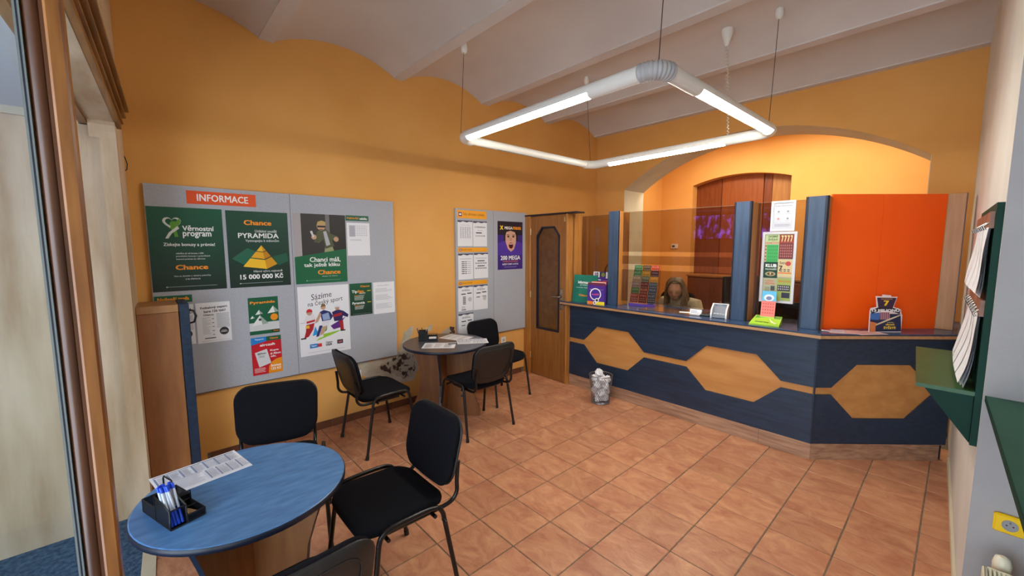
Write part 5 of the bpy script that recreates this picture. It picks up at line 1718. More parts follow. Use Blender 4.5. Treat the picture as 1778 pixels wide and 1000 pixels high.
s.body('card', cd, ink((238, 130, 120)))
s.rect(0, 0, 1, 0.36, (100, 190, 230)); s.disc(0.5, 0.24, 0.36, (220, 232, 240), 0.12); s.disc(0.5, 0.26, 0.2, (120, 130, 170), 0.07)
for i in range(5):
    for j in range(4):
        s.disc(0.16 + i * 0.17, 0.46 + j * 0.11, 0.045, (206, 70, 70))
s.rect(0, 0.92, 1, 1, (190, 210, 90)); s.done(cd)

# two framed sheets on the pane
f1 = thing('picture_frame', (-1.0, 4.0, 1.785), 'white framed notice with small icons, the upper one on the smoked pane', 'frame')
FX0, FX1, FZ0, FZ1, FY = -1.118, -0.942, 1.790, 2.040, 4.008
mb = MB(); ring(mb, [(FX0, FZ0), (FX1, FZ0), (FX1, FZ1), (FX0, FZ1)], [(FX0 + 0.016, FZ0 + 0.016), (FX1 - 0.016, FZ0 + 0.016), (FX1 - 0.016, FZ1 - 0.016), (FX0 + 0.016, FZ1 - 0.016)], FY - 0.012, FY, WHITE); mb.build('frame', f1)
s = Sheet((FX0 + 0.012, FY - 0.004, FZ1 - 0.012), (1, 0, 0), (0, 0, -1), FX1 - FX0 - 0.024, FZ1 - FZ0 - 0.024)
s.body('sheet', f1, ink((206, 210, 218)))
s.text('Zodpovědné hraní', 0.1, 0.1, 0.9, 0.16, (120, 122, 136), 0.01); s.rect(0.14, 0.26, 0.86, 0.72, (222, 226, 232))
for x, y, c in ((0.28, 0.34, (150, 150, 156)), (0.72, 0.34, (150, 150, 156)), (0.28, 0.60, (226, 130, 120)), (0.72, 0.60, (150, 150, 156))):
    s.disc(x, y, 0.06, c); s.rect(x - 0.12, y + 0.07, x + 0.12, y + 0.085, (170, 172, 180))
s.lines(0.1, 0.80, 0.9, 0.9, 3, (160, 162, 172), 0.4, 4); s.done(f1)
f2 = thing('picture_frame', (-1.03, 4.0, 1.185), 'tall silver framed board of scratch tickets, the lower one on the smoked pane', 'frame')
FX0, FX1, FZ0, FZ1 = -1.170, -0.918, 1.185, 1.785
mb = MB(); ring(mb, [(FX0, FZ0), (FX1, FZ0), (FX1, FZ1), (FX0, FZ1)], [(FX0 + 0.02, FZ0 + 0.02), (FX1 - 0.02, FZ0 + 0.02), (FX1 - 0.02, FZ1 - 0.02), (FX0 + 0.02, FZ1 - 0.02)], FY - 0.014, FY, mat('pale_silver_frame', (214, 214, 216), rough=0.35, metal=0.2)); mb.build('frame', f2)
s = Sheet((FX0 + 0.017, FY - 0.004, FZ1 - 0.017), (1, 0, 0), (0, 0, -1), FX1 - FX0 - 0.034, FZ1 - FZ0 - 0.034)
s.body('sheet', f2, ink((196, 190, 160)))
s.rect(0.02, 0.01, 0.5, 0.13, (186, 206, 150)); s.text('DOBRÉ', 0.12, 0.02, 0.44, 0.055, (30, 60, 34), 0.03); s.text('ŠTĚSTÍ', 0.12, 0.065, 0.44, 0.10, (30, 60, 34), 0.03)
s.text('HODNĚ ŠTĚSTÍ', 0.03, 0.11, 0.5, 0.15, (200, 80, 60), 0.02); s.rect(0.08, 0.16, 0.48, 0.42, (70, 176, 96)); s.rect(0.02, 0.16, 0.08, 0.42, (196, 176, 130))
for i in range(5):
    for j in range(5):
        s.disc(0.16 + i * 0.07, 0.19 + j * 0.05, 0.016, (40, 110, 60))
    s.disc(0.05, 0.18 + i * 0.052, 0.026, (150, 50, 46))
s.rect(0.5, 0.01, 0.98, 0.14, (150, 60, 50)); s.rect(0.5, 0.14, 0.98, 0.37, (110, 50, 52))
for i in range(4):
    s.text('7', 0.56 + i * 0.1, 0.025, 0.63 + i * 0.1, 0.12, (226, 220, 150), 0.04)
for i in range(6):
    for j in range(5):
        s.rect(0.54 + i * 0.07, 0.16 + j * 0.04, 0.58 + i * 0.07, 0.185 + j * 0.04, (180, 110, 100))
s.rect(0.02, 0.42, 0.5, 0.66, (20, 62, 46)); s.text('KLUB', 0.08, 0.45, 0.46, 0.50, W, 0.05); s.text('MILIONÁŘŮ', 0.08, 0.51, 0.46, 0.54, (214, 224, 206), 0.03); s.disc(0.26, 0.60, 0.18, (170, 160, 120), 0.035); s.disc(0.26, 0.60, 0.11, (90, 60, 40), 0.02); s.disc(0.26, 0.595, 0.03, (206, 190, 130), 0.02)
s.rect(0.5, 0.38, 0.98, 0.64, (214, 198, 150)); s.text('7', 0.54, 0.47, 0.66, 0.55, (40, 34, 30), 0.03); s.text('Extra', 0.56, 0.41, 0.78, 0.45, (60, 50, 40), 0.02); s.disc(0.84, 0.44, 0.09, (190, 70, 66)); s.rect(0.52, 0.57, 0.96, 0.59, (220, 130, 70))
for i in range(3):
    for j in range(2):
        s.rect(0.58 + i * 0.12, 0.52 + j * 0.025, 0.66 + i * 0.12, 0.535 + j * 0.025, (110, 100, 84))
s.rect(0.02, 0.67, 0.5, 0.99, (176, 176, 144)); s.text('HORKÁ', 0.1, 0.69, 0.4, 0.72, (206, 90, 70), 0.02); s.text('SEDMA', 0.1, 0.73, 0.44, 0.76, (206, 90, 70), 0.02); s.rect(0.1, 0.80, 0.26, 0.95, (150, 160, 130)); s.rect(0.3, 0.78, 0.44, 0.85, (70, 80, 76))
s.rect(0.5, 0.66, 0.98, 0.99, (156, 176, 90)); s.text('ŽIVOTNÍ', 0.54, 0.685, 0.94, 0.72, (206, 110, 40), 0.03); s.rect(0.53, 0.76, 0.95, 0.85, (50, 46, 70)); s.rect(0.68, 0.87, 0.95, 0.95, (50, 46, 70))
for i in range(6):
    for j in range(2):
        s.rect(0.56 + i * 0.063, 0.775 + j * 0.035, 0.59 + i * 0.063, 0.795 + j * 0.035, (206, 206, 190))
s.done(f2)

# 13 MILIONŮ display and magazines at the angled end
U = DB.copy(); Bk = -NB
b0 = Vector((-0.437, 4.085, CT)); 
ms = thing('ticket_display', b0 + U * 0.12, 'dark blue card display reading 13 MILIONŮ in front of the orange panel', 'display')
O = b0 + Vector((0, 0, 0.285)) + Bk * 0.025
Vd = (b0 - O).normalized()
s = Sheet(O, U, Vd, 0.25, (b0 - O).length)
mb = MB()
shape = [(0.0, 1.0), (0.03, 0.45), (0.06, 0.36), (0.24, 0.33), (0.21, 0.04), (0.40, 0.05), (0.40, 0.0), (0.66, 0.02), (0.66, 0.06), (0.85, 0.06), (0.74, 0.33), (0.96, 0.40), (0.97, 0.5), (1.0, 0.55), (0.97, 1.0)]
P = [s.pt(x, y, 0.0) for x, y in shape]
mb.prism(list(reversed([p - s.N * 0.004 for p in P])), s.N * 0.004, ink((226, 216, 216))); mb.build('card', ms)
s.poly([(0.02, 0.99), (0.05, 0.5), (0.95, 0.52), (0.97, 0.98)], (34, 44, 78)); s.poly([(0.24, 0.08), (0.82, 0.09), (0.71, 0.36), (0.28, 0.36)], (60, 40, 70)); s.poly([(0.05, 0.5), (0.33, 0.48), (0.30, 0.68), (0.04, 0.66)], (60, 110, 180))
s.text('7', 0.44, 0.16, 0.60, 0.30, YE, 0.05); s.text('MILIONOVÁ', 0.36, 0.10, 0.70, 0.135, (226, 160, 80), 0.02); s.rect(0.33, 0.47, 0.62, 0.66, (196, 150, 160))
for i in range(5):
    s.rect(0.345 + i * 0.055, 0.48, 0.375 + i * 0.055, 0.65, (120, 70, 90))
s.poly([(0.05, 0.43), (0.25, 0.35), (0.5, 0.33), (0.75, 0.36), (0.94, 0.42), (0.92, 0.52), (0.7, 0.45), (0.5, 0.43), (0.27, 0.45), (0.08, 0.52)], (44, 34, 50))
s.text('13 MILIONŮ', 0.09, 0.36, 0.91, 0.46, W, 0.045)
s.poly([(0.04, 0.86), (0.55, 0.66), (0.98, 0.52), (0.98, 0.545), (0.6, 0.69), (0.04, 0.89)], (214, 200, 170)); s.poly([(0.02, 0.99), (0.04, 0.72), (0.24, 0.76), (0.2, 0.84), (0.2, 0.99)], (206, 120, 66))
s.text('přijďte', 0.55, 0.73, 0.75, 0.765, (214, 190, 120), 0.02); s.text('zkusit', 0.5, 0.775, 0.77, 0.82, YE, 0.03); s.text('ŠTĚSTÍ!', 0.44, 0.84, 0.80, 0.92, YE, 0.04); s.done(ms)
MB().prism([s.pt(0.4, 0.6, -0.004), s.pt(0.6, 0.6, -0.004), s.pt(0.6, 0.97, -0.09), s.pt(0.4, 0.97, -0.09)], -s.N * 0.002, PAPER).build('back_strut', ms)
for k, (cx, cy, an, lb, cc) in enumerate(((-0.56, 3.96, 30, 'pink printed form lying flat before the 13 MILIONŮ display', (230, 206, 200)), (-0.44, 4.02, 52, 'pale printed form partly under the 13 MILIONŮ display', (222, 200, 196)), (-0.63, 3.93, 12, 'red and white leaflet on the countertop at the foot of the third blue post', (226, 222, 224)))):
    def dr_(s, k=k):
        s.lines(0.06, 0.08, 0.94, 0.92, 10, ((206, 150, 140), (196, 140, 136), (190, 190, 200))[k], 0.45, k, 0.1)
        if k == 2:
            s.rect(0, 0, 0.4, 0.5, (200, 30, 40))
    flat_sheet((cx, cy), R_(an), (0.24, 0.22, 0.14)[k], (0.15, 0.13, 0.12)[k], lb, dr_, z=CT + 0.0012 * (k + 0.5), name='printed_form', paper=ink(cc))

# ------------------------------------------------------------------ behind the counter
dk = thing('clerk_desk', (-1.9, 4.55, 0), 'low brown clerk desk behind the counter, under the smoked panes', 'desk')
MB().box(-3.0, -1.0, 4.31, 4.63, 0.715, 0.74, BROWNW, bev=0.002).build('desktop', dk)
for x in (-2.98, -1.04):
    MB().box(x, x + 0.02, 4.33, 4.64, 0, 0.715, BROWNW).build('side_panel', dk)


def monitor(name, loc, rz, w_, h_, label):
    t = thing(name, loc, label, 'monitor', rz=0)
    M = local(loc, rz)
    MB().box(-w_ / 2, w_ / 2, -0.02, 0.02, 0.10, 0.10 + h_, BLACK, bev=0.006, M=M).build('screen_back', t)
    MB().box(-w_ * 0.32, w_ * 0.32, -0.04, -0.02, 0.16, 0.04 + h_, DKGREY, bev=0.006, M=M).build('back_cover', t)
    MB().box(-0.03, 0.03, -0.035, 0.0, 0.0, 0.18, BLACK, M=M).build('neck', t)
    MB().box(-0.11, 0.11, -0.08, 0.08, 0.0, 0.012, BLACK, bev=0.003, M=M).build('foot', t)
    return t


monitor('monitor', (-1.50, 4.54, 0.741), R_(62), 0.42, 0.52, 'black monitor seen from behind, between the clerk and the blue post')
monitor('monitor', (-1.12, 4.50, 0.741), R_(10), 0.38, 0.30, 'black monitor seen from behind under the framed ticket board')
oc_ = thing('office_chair', (-2.45, 4.98, 0), 'black office chair behind the clerk', 'chair')
oo = rounded(0.46, 0.5, 0.1)
mb = MB(); cushion(mb, oo, 0, 0.06, lambda u, v, tt: (-2.45 + u, 5.16 - tt + 0.5 * u * u, 0.58 + v), FABRIC); mb.build('backrest', oc_)
mb = MB(); cushion(mb, [(u, v - 0.23) for u, v in rounded(0.48, 0.46, 0.1)], 0, 0.06, lambda u, v, tt: (-2.40 + u, 4.90 + v, 0.42 + tt), FABRIC); mb.build('seat', oc_)
MB().tube([(-2.42, 4.95, 0.05), (-2.42, 4.95, 0.43)], 0.028, BLACK, n=12).build('gas_column', oc_)
MB().tube([(-2.42, 5.08, 0.42), (-2.44, 5.2, 0.45), (-2.45, 5.19, 0.66)], 0.02, BLACK, n=8).build('back_bracket', oc_)
for k in range(5):
    a = 2 * PI * k / 5
    lg = MB().tube([(-2.42, 4.95, 0.08), (-2.42 + 0.28 * math.cos(a), 4.95 + 0.28 * math.sin(a), 0.055)], 0.016, BLACK, n=8).build('leg', oc_)
    MB().tube([(-2.42 + 0.28 * math.cos(a) - 0.01, 4.95 + 0.28 * math.sin(a), 0.024), (-2.42 + 0.28 * math.cos(a) + 0.012, 4.95 + 0.28 * math.sin(a), 0.024)], 0.024, BLACK, n=12).build('castor', lg)
bt = thing('bottle', (-2.40, 4.37, 0.741), 'dark blue bottle on the clerk desk beside the acrylic ticket display', 'bottle')
bt.location.z = 0.741
MB().lathe([(0.03, 0), (0.033, 0.01), (0.033, 0.30), (0.026, 0.36), (0.014, 0.40), (0.014, 0.44)], (-2.40, 4.37, 0.741), mat('dark_blue_plastic', (24, 34, 66), rough=0.25), n=18).build('body', bt)
MB().lathe([(0.017, 0.44), (0.017, 0.47), (0.012, 0.475)], (-2.40, 4.37, 0.741), BLACK, n=14).build('cap', bt)
cbw = MB().tube(bez([(-2.315, 4.335, 1.10), (-2.31, 4.33, 1.13), (-2.325, 4.33, 1.06), (-2.29, 4.335, 0.98), (-2.24, 4.36, 0.90), (-2.24, 4.4, 0.75)]), 0.004, WHITE, n=6).build('white_cable')
tag(at_base(cbw, (-2.24, 4.4, 0.745)), 'thin white cable hanging between the ticket display and the clerk', 'cable')
th_ = thing('thermostat', (-3.565, YO, 1.62), 'small white thermostat on the orange office wall beyond the clerk', 'thermostat')
MB().box(-3.625, -3.505, YO - 0.02, YO, 1.62, 1.70, WHITE, bev=0.004).build('case', th_)
MB().box(-3.605, -3.555, YO - 0.022, YO - 0.02, 1.64, 1.68, mat('dim_display', (70, 76, 72), rough=0.2)).build('display', th_)
sb = thing('sideboard', (-2.3, 7.05, 0), 'low brown wooden sideboard at the office back wall', 'cabinet')
MB().box(-3.1, -1.4, 6.85, 7.27, 0.05, 1.16, REDW, bev=0.003).build('body', sb)
MB().box(-3.12, -1.38, 6.83, 7.28, 1.16, 1.19, TANW, bev=0.003).build('top', sb)
for k in range(3):
    d_ = MB().box(-3.08 + k * 0.56, -2.54 + k * 0.56, 6.835, 6.85, 0.08, 1.13, REDW, bev=0.003).build('door', sb)
    MB().ball((-2.6 + k * 0.56, 6.826, 0.7), 0.012, BRASS, 8, 6).build('knob', d_)
rk = thing('wall_rack', (-0.2, 7.1, 1.3), 'dark slatted rack top showing above the orange panel beyond the arch', 'rack')
for z in (1.4, 1.6, 1.8, 2.0, 2.19, 2.24):
    MB().box(-0.62, 0.2, 7.0, 7.28, z, z + 0.022, mat('dark_rack_wood', (46, 34, 28), rough=0.5)).build('slat', rk)
for x in (-0.62, 0.17):
    MB().prism([(x, 7.28, 1.3), (x, 7.28, 2.32), (x, 7.0, 2.20), (x, 7.0, 1.3)], (0.03, 0, 0), NAVY).build('side', rk)

# clerk: seated woman bent over her desk
HX, HY, HZ = -2.185, 4.52, 1.16
cw = thing('person', (-2.2, 4.8, 0), 'seated woman with shoulder-length ash brown hair and cream knit top, looking down behind the glass', 'person')


def loft(mb, secs, m, n=14):
    """sections (centre, half-width x, half-depth y, tilt) stacked into one skin, ends closed"""
    vs = []
    for c, a, b in secs:
        for j in range(n):
            t = 2 * PI * j / n
            vs.append((c[0] + a * math.cos(t), c[1] + b * math.sin(t), c[2]))
    fs = [tuple(range(n - 1, -1, -1)), tuple((len(secs) - 1) * n + j for j in range(n))]
    for i in range(len(secs) - 1):
        for j in range(n):
            fs.append((i * n + j, i * n + (j + 1) % n, (i + 1) * n + (j + 1) % n, (i + 1) * n + j))
    return mb.add(vs, fs, m, True)


head_rot = Matrix.Rotation(R_(22), 3, 'Z') @ Matrix.Rotation(R_(17), 3, 'X')   # face along -y, turned to the room, bowed


def hp(p):
    return head_rot @ Vector(p) + Vector((HX, HY, HZ))


def headshape(p, d):
    x, y, z = p
    if z < 0:                                    # jaw narrows to the chin
        k = 1 - 0.34 * (-z / 0.118) ** 1.6
        x *= k
        y = y * (1 - 0.18 * (-z / 0.118)) - 0.012 * (-z / 0.118)
    if d.y < -0.3:                               # face side
        fx = abs(x) / 0.075
        y += 0.010 * math.exp(-((abs(x) - 0.032) / 0.018) ** 2 - ((z - 0.006) / 0.016) ** 2)      # sockets
        y -= 0.022 * math.exp(-(x / 0.013) ** 2 - ((z + 0.022) / 0.020) ** 2)                     # nose tip
        y -= 0.010 * math.exp(-(x / 0.010) ** 2 - ((z - 0.004) / 0.022) ** 2)                     # bridge
        y -= 0.005 * math.exp(-(x / 0.024) ** 2 - ((z + 0.058) / 0.010) ** 2)                     # lips
        y -= 0.006 * math.exp(-(x / 0.024) ** 2 - ((z + 0.098) / 0.014) ** 2)                     # chin
        y -= 0.004 * math.exp(-((abs(x) - 0.032) / 0.022) ** 2 - ((z - 0.026) / 0.010) ** 2)      # brow
    return head_rot @ Vector((x, y, z))


bm_ = MB()
bm_.ball((HX, HY, HZ), (0.078, 0.098, 0.118), SKIN, 36, 28, headshape)
nk0, nk1 = hp((0, 0.035, -0.06)), Vector((-2.2, 4.66, 1.04))
bm_.tube([nk1 + Vector((0, 0.03, -0.05)), nk1, nk0], [0.066, 0.056, 0.050], SKIN, 14)
loft(bm_, [((-2.2, 4.88, 0.45), 0.18, 0.12), ((-2.2, 4.87, 0.58), 0.165, 0.11), ((-2.2, 4.82, 0.72), 0.145, 0.10), ((-2.2, 4.76, 0.87), 0.16, 0.105), ((-2.2, 4.71, 0.98), 0.18, 0.095), ((-2.2, 4.69, 1.035), 0.13, 0.075), ((-2.2, 4.68, 1.06), 0.06, 0.05)], SKIN, 20)
for sx in (-1, 1):
    bm_.ball(hp((sx * 0.079, 0.012, -0.004)), (0.012, 0.02, 0.03), SKIN, 8, 6)
    sh0 = Vector((-2.2 + sx * 0.185, 4.69, 1.0))
    el = Vector((-2.2 + sx * 0.285, 4.60, 0.80))
    wr = Vector((-2.17 + sx * 0.10, 4.40, 0.772))
    bm_.tube([sh0 - Vector((sx * 0.05, 0, 0)), sh0, (sh0 + el) / 2, el, (el + wr) / 2, wr], [0.05, 0.052, 0.043, 0.037, 0.034, 0.025], SKIN, 12)
    hd_ = (wr - el).normalized()
    hd_ = Vector((hd_.x * 0.5, -0.8, 0)).normalized()
    sd_ = Vector((-hd_.y, hd_.x, 0))
    pc = wr + hd_ * 0.045 + Vector((0, 0, -0.006))
    bm_.tube([wr, pc - hd_ * 0.02, pc + hd_ * 0.035], [0.024, 0.033, 0.034], SKIN, 12, flat=0.5)
    for f_ in range(4):
        b_ = pc + hd_ * 0.03 + sd_ * (f_ - 1.5) * 0.0185
        L_ = (0.062, 0.074, 0.07, 0.055)[f_] if sx < 0 else (0.055, 0.07, 0.074, 0.062)[f_]
        bm_.tube([b_, b_ + hd_ * L_ * 0.45 + Vector((0, 0, 0.010)), b_ + hd_ * L_ * 0.8 + Vector((0, 0, 0.002)), b_ + hd_ * L_ + Vector((0, 0, -0.010))], [0.0095, 0.009, 0.0082, 0.007], SKIN, 8)
    tb = pc - hd_ * 0.01 + sd_ * (-sx) * -0.03
    bm_.tube([tb, tb - sd_ * (-sx) * -0.0 + hd_ * 0.03 + sd_ * (sx) * 0.022, tb + hd_ * 0.058 + sd_ * sx * 0.022], [0.012, 0.0105, 0.008], SKIN, 8)
    hip, kn, an_ = Vector((-2.2 + sx * 0.09, 4.84, 0.52)), Vector((-2.2 + sx * 0.11, 4.50, 0.52)), Vector((-2.2 + sx * 0.11, 4.60, 0.08))
    bm_.tube([hip, (hip + kn) / 2, kn, (kn + an_) / 2, an_, an_ + Vector((0, -0.12, -0.04))], [0.085, 0.075, 0.058, 0.05, 0.036, 0.032], SKIN, 12)
bd = bm_.build('body', cw)
rm = bd.modifiers.new('fuse', 'REMESH')
rm.mode = 'VOXEL'
rm.voxel_size = 0.0055
rm.use_smooth_shade = True
# knit top over torso and arms
kt = MB()
loft(kt, [((-2.2, 4.87, 0.50), 0.185, 0.13), ((-2.2, 4.86, 0.60), 0.178, 0.125), ((-2.2, 4.81, 0.74), 0.165, 0.118), ((-2.2, 4.75, 0.88), 0.185, 0.122), ((-2.2, 4.70, 0.99), 0.205, 0.112), ((-2.2, 4.68, 1.045), 0.165, 0.09), ((-2.2, 4.67, 1.08), 0.085, 0.072)], KNIT, 24)
for sx in (-1, 1):
    sh0 = Vector((-2.2 + sx * 0.19, 4.69, 1.005)); el = Vector((-2.2 + sx * 0.287, 4.60, 0.81)); wr = Vector((-2.17 + sx * 0.115, 4.425, 0.775))
    kt.tube([sh0 - Vector((sx * 0.09, 0, -0.012)), sh0, (sh0 + el) / 2, el, (el + wr) / 2, wr], [0.06, 0.068, 0.062, 0.054, 0.048, 0.038], KNIT, 14)
ko = kt.build('knit_top', cw)
rm = ko.modifiers.new('fuse', 'REMESH')
rm.mode = 'VOXEL'
rm.voxel_size = 0.010
rm.use_smooth_shade = True
tm_ = MB()
for sx in (-1, 1):
    hip, kn, an_ = Vector((-2.2 + sx * 0.09, 4.86, 0.52)), Vector((-2.2 + sx * 0.11, 4.50, 0.52)), Vector((-2.2 + sx * 0.11, 4.60, 0.11))
    tm_.tube([hip, (hip + kn) / 2, kn + Vector((0, 0.03, 0.0)), kn + Vector((0, 0.0, -0.03)), (kn + an_) / 2, an_], [0.10, 0.088, 0.07, 0.066, 0.06, 0.05], TROUSER, 12)
tm_.build('trousers', cw)
EYE = mat('closed_lids', (150, 100, 80), rough=0.5)
for sx in (-1, 1):
    MB().tube([hp((sx * (0.018 + 0.007 * i), -0.0905 + 0.0016 * i * i * 0.6, 0.003 - 0.003 * math.sin(PI * i / 4))) for i in range(5)], 0.0022, mat('dark_lashes', (50, 36, 30), rough=0.6), 5).build('eyelid', cw)
    MB().tube([hp((sx * (0.014 + 0.009 * i), -0.0955 + 0.002 * i * i * 0.7, 0.026 + 0.004 * math.sin(PI * i / 4))) for i in range(5)], 0.0026, HAIR, 5).build('eyebrow', cw)
MB().tube([hp((-0.024 + 0.008 * i, -0.0975 + 0.0012 * (i - 3) ** 2, -0.058)) for i in range(7)], [0.002, 0.004, 0.005, 0.0045, 0.005, 0.004, 0.002], mat('lips', (168, 88, 82), rough=0.45), 6).build('mouth', cw)
hr = MB()


def hairshape(p, d):
    if d.y < -0.05 and d.z < 0.72:
        p = Vector((p.x * 0.95, p.y * 0.30, p.z))
    return head_rot @ p


hr.ball(hp((0, 0.012, 0.012)), (0.092, 0.112, 0.122), HAIR, 28, 18, hairshape)
rh = random.Random(5)
for sx in (-1, 1):
    for k in range(44):
        a = k / 43
        yy = -0.042 + a * 0.150
        top = hp((sx * 0.002, yy * 0.75 + 0.005, 0.134 - 0.35 * (yy * 0.6) ** 2 * 10))
        side = hp((sx * (0.090 + rh.uniform(-0.004, 0.008)), yy * 0.95 + 0.012, 0.03 + rh.uniform(-0.01, 0.01)))
        low = Vector((HX + sx * (0.104 + rh.uniform(-0.010, 0.012)), HY - 0.030 + a * 0.14 + 0.01, HZ - 0.085 + rh.uniform(-0.01, 0.01)))
        end = Vector((HX + sx * (0.100 + rh.uniform(-0.022, 0.022)), HY - 0.04 + a * 0.16 + rh.uniform(-0.01, 0.01), HZ - 0.155 + rh.uniform(-0.025, 0.02)))
        hr.tube(bez([top, hp((sx * 0.055, yy * 0.9, 0.112)), side, low, end], 4), [0.008] * 4 + [0.009] * 9 + [0.007, 0.006, 0.004, 0.0015][:4], HAIR, 6, caps=False)
for k in range(26):
    a = -1 + 2 * k / 25
    top = hp((a * 0.05, 0.08, 0.11)); side = hp((a * 0.085, 0.118 - 0.03 * a * a, 0.02)); low = Vector((HX + a * 0.1, HY + 0.115 - 0.03 * a * a, HZ - 0.08)); end = Vector((HX + a * 0.09, HY + 0.11, HZ - 0.15 + rh.uniform(-0.02, 0.02)))
    hr.tube(bez([top, side, low, end], 4), 0.009, HAIR, 6, caps=False)
ho = hr.build('hair', cw)

# ------------------------------------------------------------------ right-hand side: green shelf board, clipped papers, ledge, radiator
gb = thing('shelf_board', (0.05, 3.05, 0.95), 'dark green wall board with a small writing shelf on the white wall', 'shelf')


def Wp(y, off, z):
    """point OFF metres out from the white wall"""
    return Vector((xr(y) - off, y, z))


MB().prism([Wp(2.63, 0.0, 0.80), Wp(3.52, 0.0, 0.80), Wp(3.52, 0.022, 0.80), Wp(2.63, 0.022, 0.80)], (0, 0, 1.045), GREENB).build('back_board', gb)
mb = MB(); q = [Wp(2.63, 0.0225, 1.02), Wp(3.58, 0.0225, 1.02), Wp(3.58, 0.23, 1.02), Wp(2.63, 0.205, 1.02)]
mb.prism(q, (0, 0, 0.018), mat('olive_green_lacquer', (44, 84, 48), (52, 92, 55), rough=0.4, scale=5, spec=0.35)); mb.build('shelf', gb)
for y in (2.66, 3.48):
    MB().prism([Wp(y, 0.023, 1.0195), Wp(y, 0.18, 1.0195), Wp(y, 0.023, 0.80)], (0, 0.018, 0), GREENB).build('bracket', gb)


def clipped(y, ztop, length, curl, label, seed):
    rr = random.Random(seed)
    t = thing('clipped_sheet', Wp(y, 0.024, ztop), label, 'paper')
    wd = 0.19
    mb = MB()
    n = 12
    for layer in range(3):
        vs = []
        for i in range(n + 1):
            f_ = i / n
            off = 0.030 + 0.003 * layer + curl * f_ ** 2.2 * (1 + 0.06 * layer) + (0.004 * layer * f_)
            z = ztop - 0.03 - length * f_ * (1 - 0.03 * layer)
            vs += [Wp(y - wd / 2, off + 0.004 * math.sin(5 * f_ + seed), z), Wp(y + wd / 2, off + 0.004 * math.sin(5 * f_ + seed + 1), z)]
        mb.add(vs, [(2 * i, 2 * i + 1, 2 * i + 3, 2 * i + 2) for i in range(n)], PAPER, True)
        k0 = [Vector(v) + Vector((0.0006, 0, 0)) for v in vs]
        mb.add(k0, [(2 * i + 2, 2 * i + 3, 2 * i + 1, 2 * i) for i in range(n)], PAPER, True)
    mb.build('paper', t)
    mb = MB(); q = [Wp(y - wd / 2 - 0.005, 0.0225, ztop - 0.035), Wp(y + wd / 2 + 0.005, 0.0225, ztop - 0.035), Wp(y + wd / 2 + 0.005, 0.036, ztop - 0.035), Wp(y - wd / 2 - 0.005, 0.036, ztop - 0.035)]
    mb.prism(q, (0, 0, 0.07), CLIP); mb.build('clip_bar', t)
    for dy in (-0.06, 0.06):
        MB().tube([Wp(y + dy, 0.036, ztop - 0.01), Wp(y + dy, 0.052, ztop - 0.025), Wp(y + dy, 0.044, ztop - 0.04)], 0.005, CHROME, n=6).build('spring_clip', t)


for k in range(4):
    clipped(2.75 + k * 0.215, 1.775, 0.30, 0.013, 'curled white sheets, upper row on the green board, %s from the viewer' % ('first', 'second', 'third', 'fourth')[k], k)
for k in range(4):
    clipped(2.75 + k * 0.215, 1.40, 0.328, 0.030, 'curled white sheets, lower row on the green board, %s from the viewer' % ('first', 'second', 'third', 'fourth')[k], k + 7)

lg = thing('ledge', (0.5, 1.6, 1.02), 'wide dark green ledge running along the side niche, nearest the viewer', 'shelf')
MB().prism([(0.112, 2.60, 1.018), (0.985, 2.60, 1.018), (0.985, 0.45, 1.018), (0.172, 0.45, 1.018)], (0, 0, 0.02), GREENL).build('ledge_board', lg)
MB().prism([(0.110, 2.60, 1.016), (0.1122, 2.60, 1.016), (0.1722, 0.45, 1.016), (0.170, 0.45, 1.016)], (0, 0, 0.023), GREENB).build('front_edge', lg)
for y in (0.7, 2.3):
    MB().prism([(0.98, y, 1.017), (0.5, y, 1.017), (0.98, y, 0.75)], (0, 0.02, 0), GREENB).build('bracket', lg)
ys = thing('wall_socket', (0.215, 2.605, 0.48), 'yellow wall socket on the grey wall under the green ledge', 'socket')
MB().box(0.172, 0.262, 2.585, 2.6055, 0.475, 0.555, YELLOW, bev=0.006).build('cover_plate', ys)
MB().tube([(0.217, 2.585, 0.515), (0.217, 2.582, 0.515)], 0.023, mat('socket_grey', (150, 150, 150), rough=0.4), n=18).build('socket_face', ys)
for dx, dz in ((-0.009, 0.0), (0.009, 0.0)):
    MB().tube([(0.217 + dx, 2.582, 0.515 + dz), (0.217 + dx, 2.5812, 0.515 + dz)], 0.003, BLACK, n=8).build('contact_hole', ys)
MB().tube([(0.217, 2.582, 0.529), (0.217, 2.575, 0.529)], 0.0025, CHROME, n=8).build('earth_pin', ys)
rd = thing('radiator', (0.4, 2.1, 0.1), 'cream panel radiator with a top grille under the green ledge', 'radiator')
RX0, RX1, RY0, RY1, RZ = 0.146, 0.28, 1.0, 2.41, 0.40
MB().box(RX0, RX0 + 0.014, RY0, RY1, 0.12, RZ, CREAMP, bev=0.004).build('front_panel', rd)
MB().box(RX1 - 0.014, RX1, RY0, RY1, 0.12, RZ, CREAMP, bev=0.004).build('back_panel', rd)
MB().box(RX0 + 0.014, RX1 - 0.014, RY1 - 0.006, RY1, 0.12, RZ, CREAMP).build('end_cover', rd)
for k in range(9):
    MB().box(RX0 + 0.018 + k * 0.0115, RX0 + 0.024 + k * 0.0115, RY0, RY1, RZ - 0.012, RZ - 0.002, CREAMP).build('grille_bar', rd)
MB().box(RX0 + 0.01, RX1 - 0.01, RY0, RY1 - 0.006, 0.0, 0.118, CREAMP).build('foot_cover', rd)
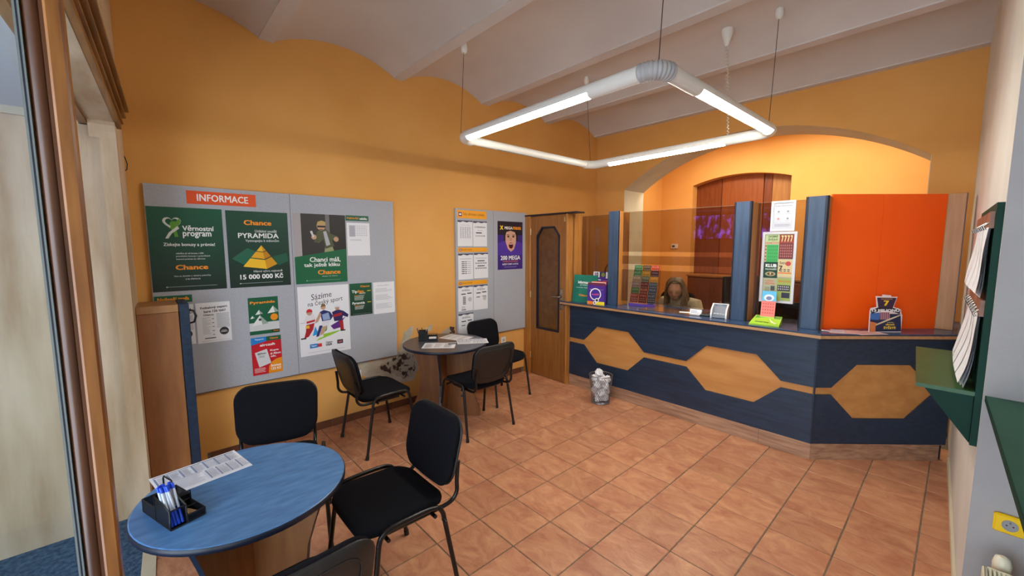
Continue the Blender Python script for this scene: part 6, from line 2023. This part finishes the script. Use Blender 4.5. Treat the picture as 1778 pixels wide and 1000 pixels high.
vl = MB().tube([(0.20, 2.411, 0.32), (0.20, 2.47, 0.32), (0.20, 2.47, 0.35)], 0.010, CHROME, n=10).build('valve', rd)
MB().tube([(0.20, 2.47, 0.35), (0.20, 2.47, 0.36), (0.20, 2.47, 0.40), (0.20, 2.47, 0.425), (0.20, 2.47, 0.432)], [0.018, 0.025, 0.027, 0.022, 0.010], CREAMP, n=16).build('thermostat_knob', vl)
MB().tube([(0.20, 2.47, 0.0), (0.20, 2.47, 0.32)], 0.008, CREAMP, n=8).build('pipe', rd)

# television facing the counter from the entrance; seen only as the violet reflection in the clerk window
tv = thing('television', (-2.9, -1.25, 1.85), 'television by the entrance, seen mirrored violet in the clerk window glass', 'television')
MB().box(-3.32, -2.42, -1.30, -1.255, 1.80, 2.33, BLACK, bev=0.005).build('case', tv)
tvm = bpy.data.materials.new('violet_stage_picture')
tvm.use_nodes = True
N, L = tvm.node_tree.nodes, tvm.node_tree.links
N.remove(N['Principled BSDF'])
tc = N.new('ShaderNodeTexCoord'); nz = N.new('ShaderNodeTexNoise'); nz.inputs['Scale'].default_value = 6.5; nz.inputs['Detail'].default_value = 5
mp = N.new('ShaderNodeMapping'); mp.inputs['Scale'].default_value = (1.6, 1, 0.8)
L.new(tc.outputs['Object'], mp.inputs[0]); L.new(mp.outputs[0], nz.inputs[0])
cr = N.new('ShaderNodeValToRGB')
cr.color_ramp.elements[0].position, cr.color_ramp.elements[0].color = 0.50, (0.006, 0.003, 0.02, 1)
cr.color_ramp.elements[1].position, cr.color_ramp.elements[1].color = 0.68, (0.25, 0.12, 1.0, 1)
L.new(nz.outputs['Fac'], cr.inputs[0])
em = N.new('ShaderNodeEmission'); em.inputs[1].default_value = 9.0
L.new(cr.outputs[0], em.inputs[0]); L.new(em.outputs[0], N['Material Output'].inputs[0])
MB().add([(-3.30, -1.254, 1.82), (-2.44, -1.254, 1.82), (-2.44, -1.254, 2.31), (-3.30, -1.254, 2.31)], [(0, 1, 2, 3)], tvm).build('screen', tv)
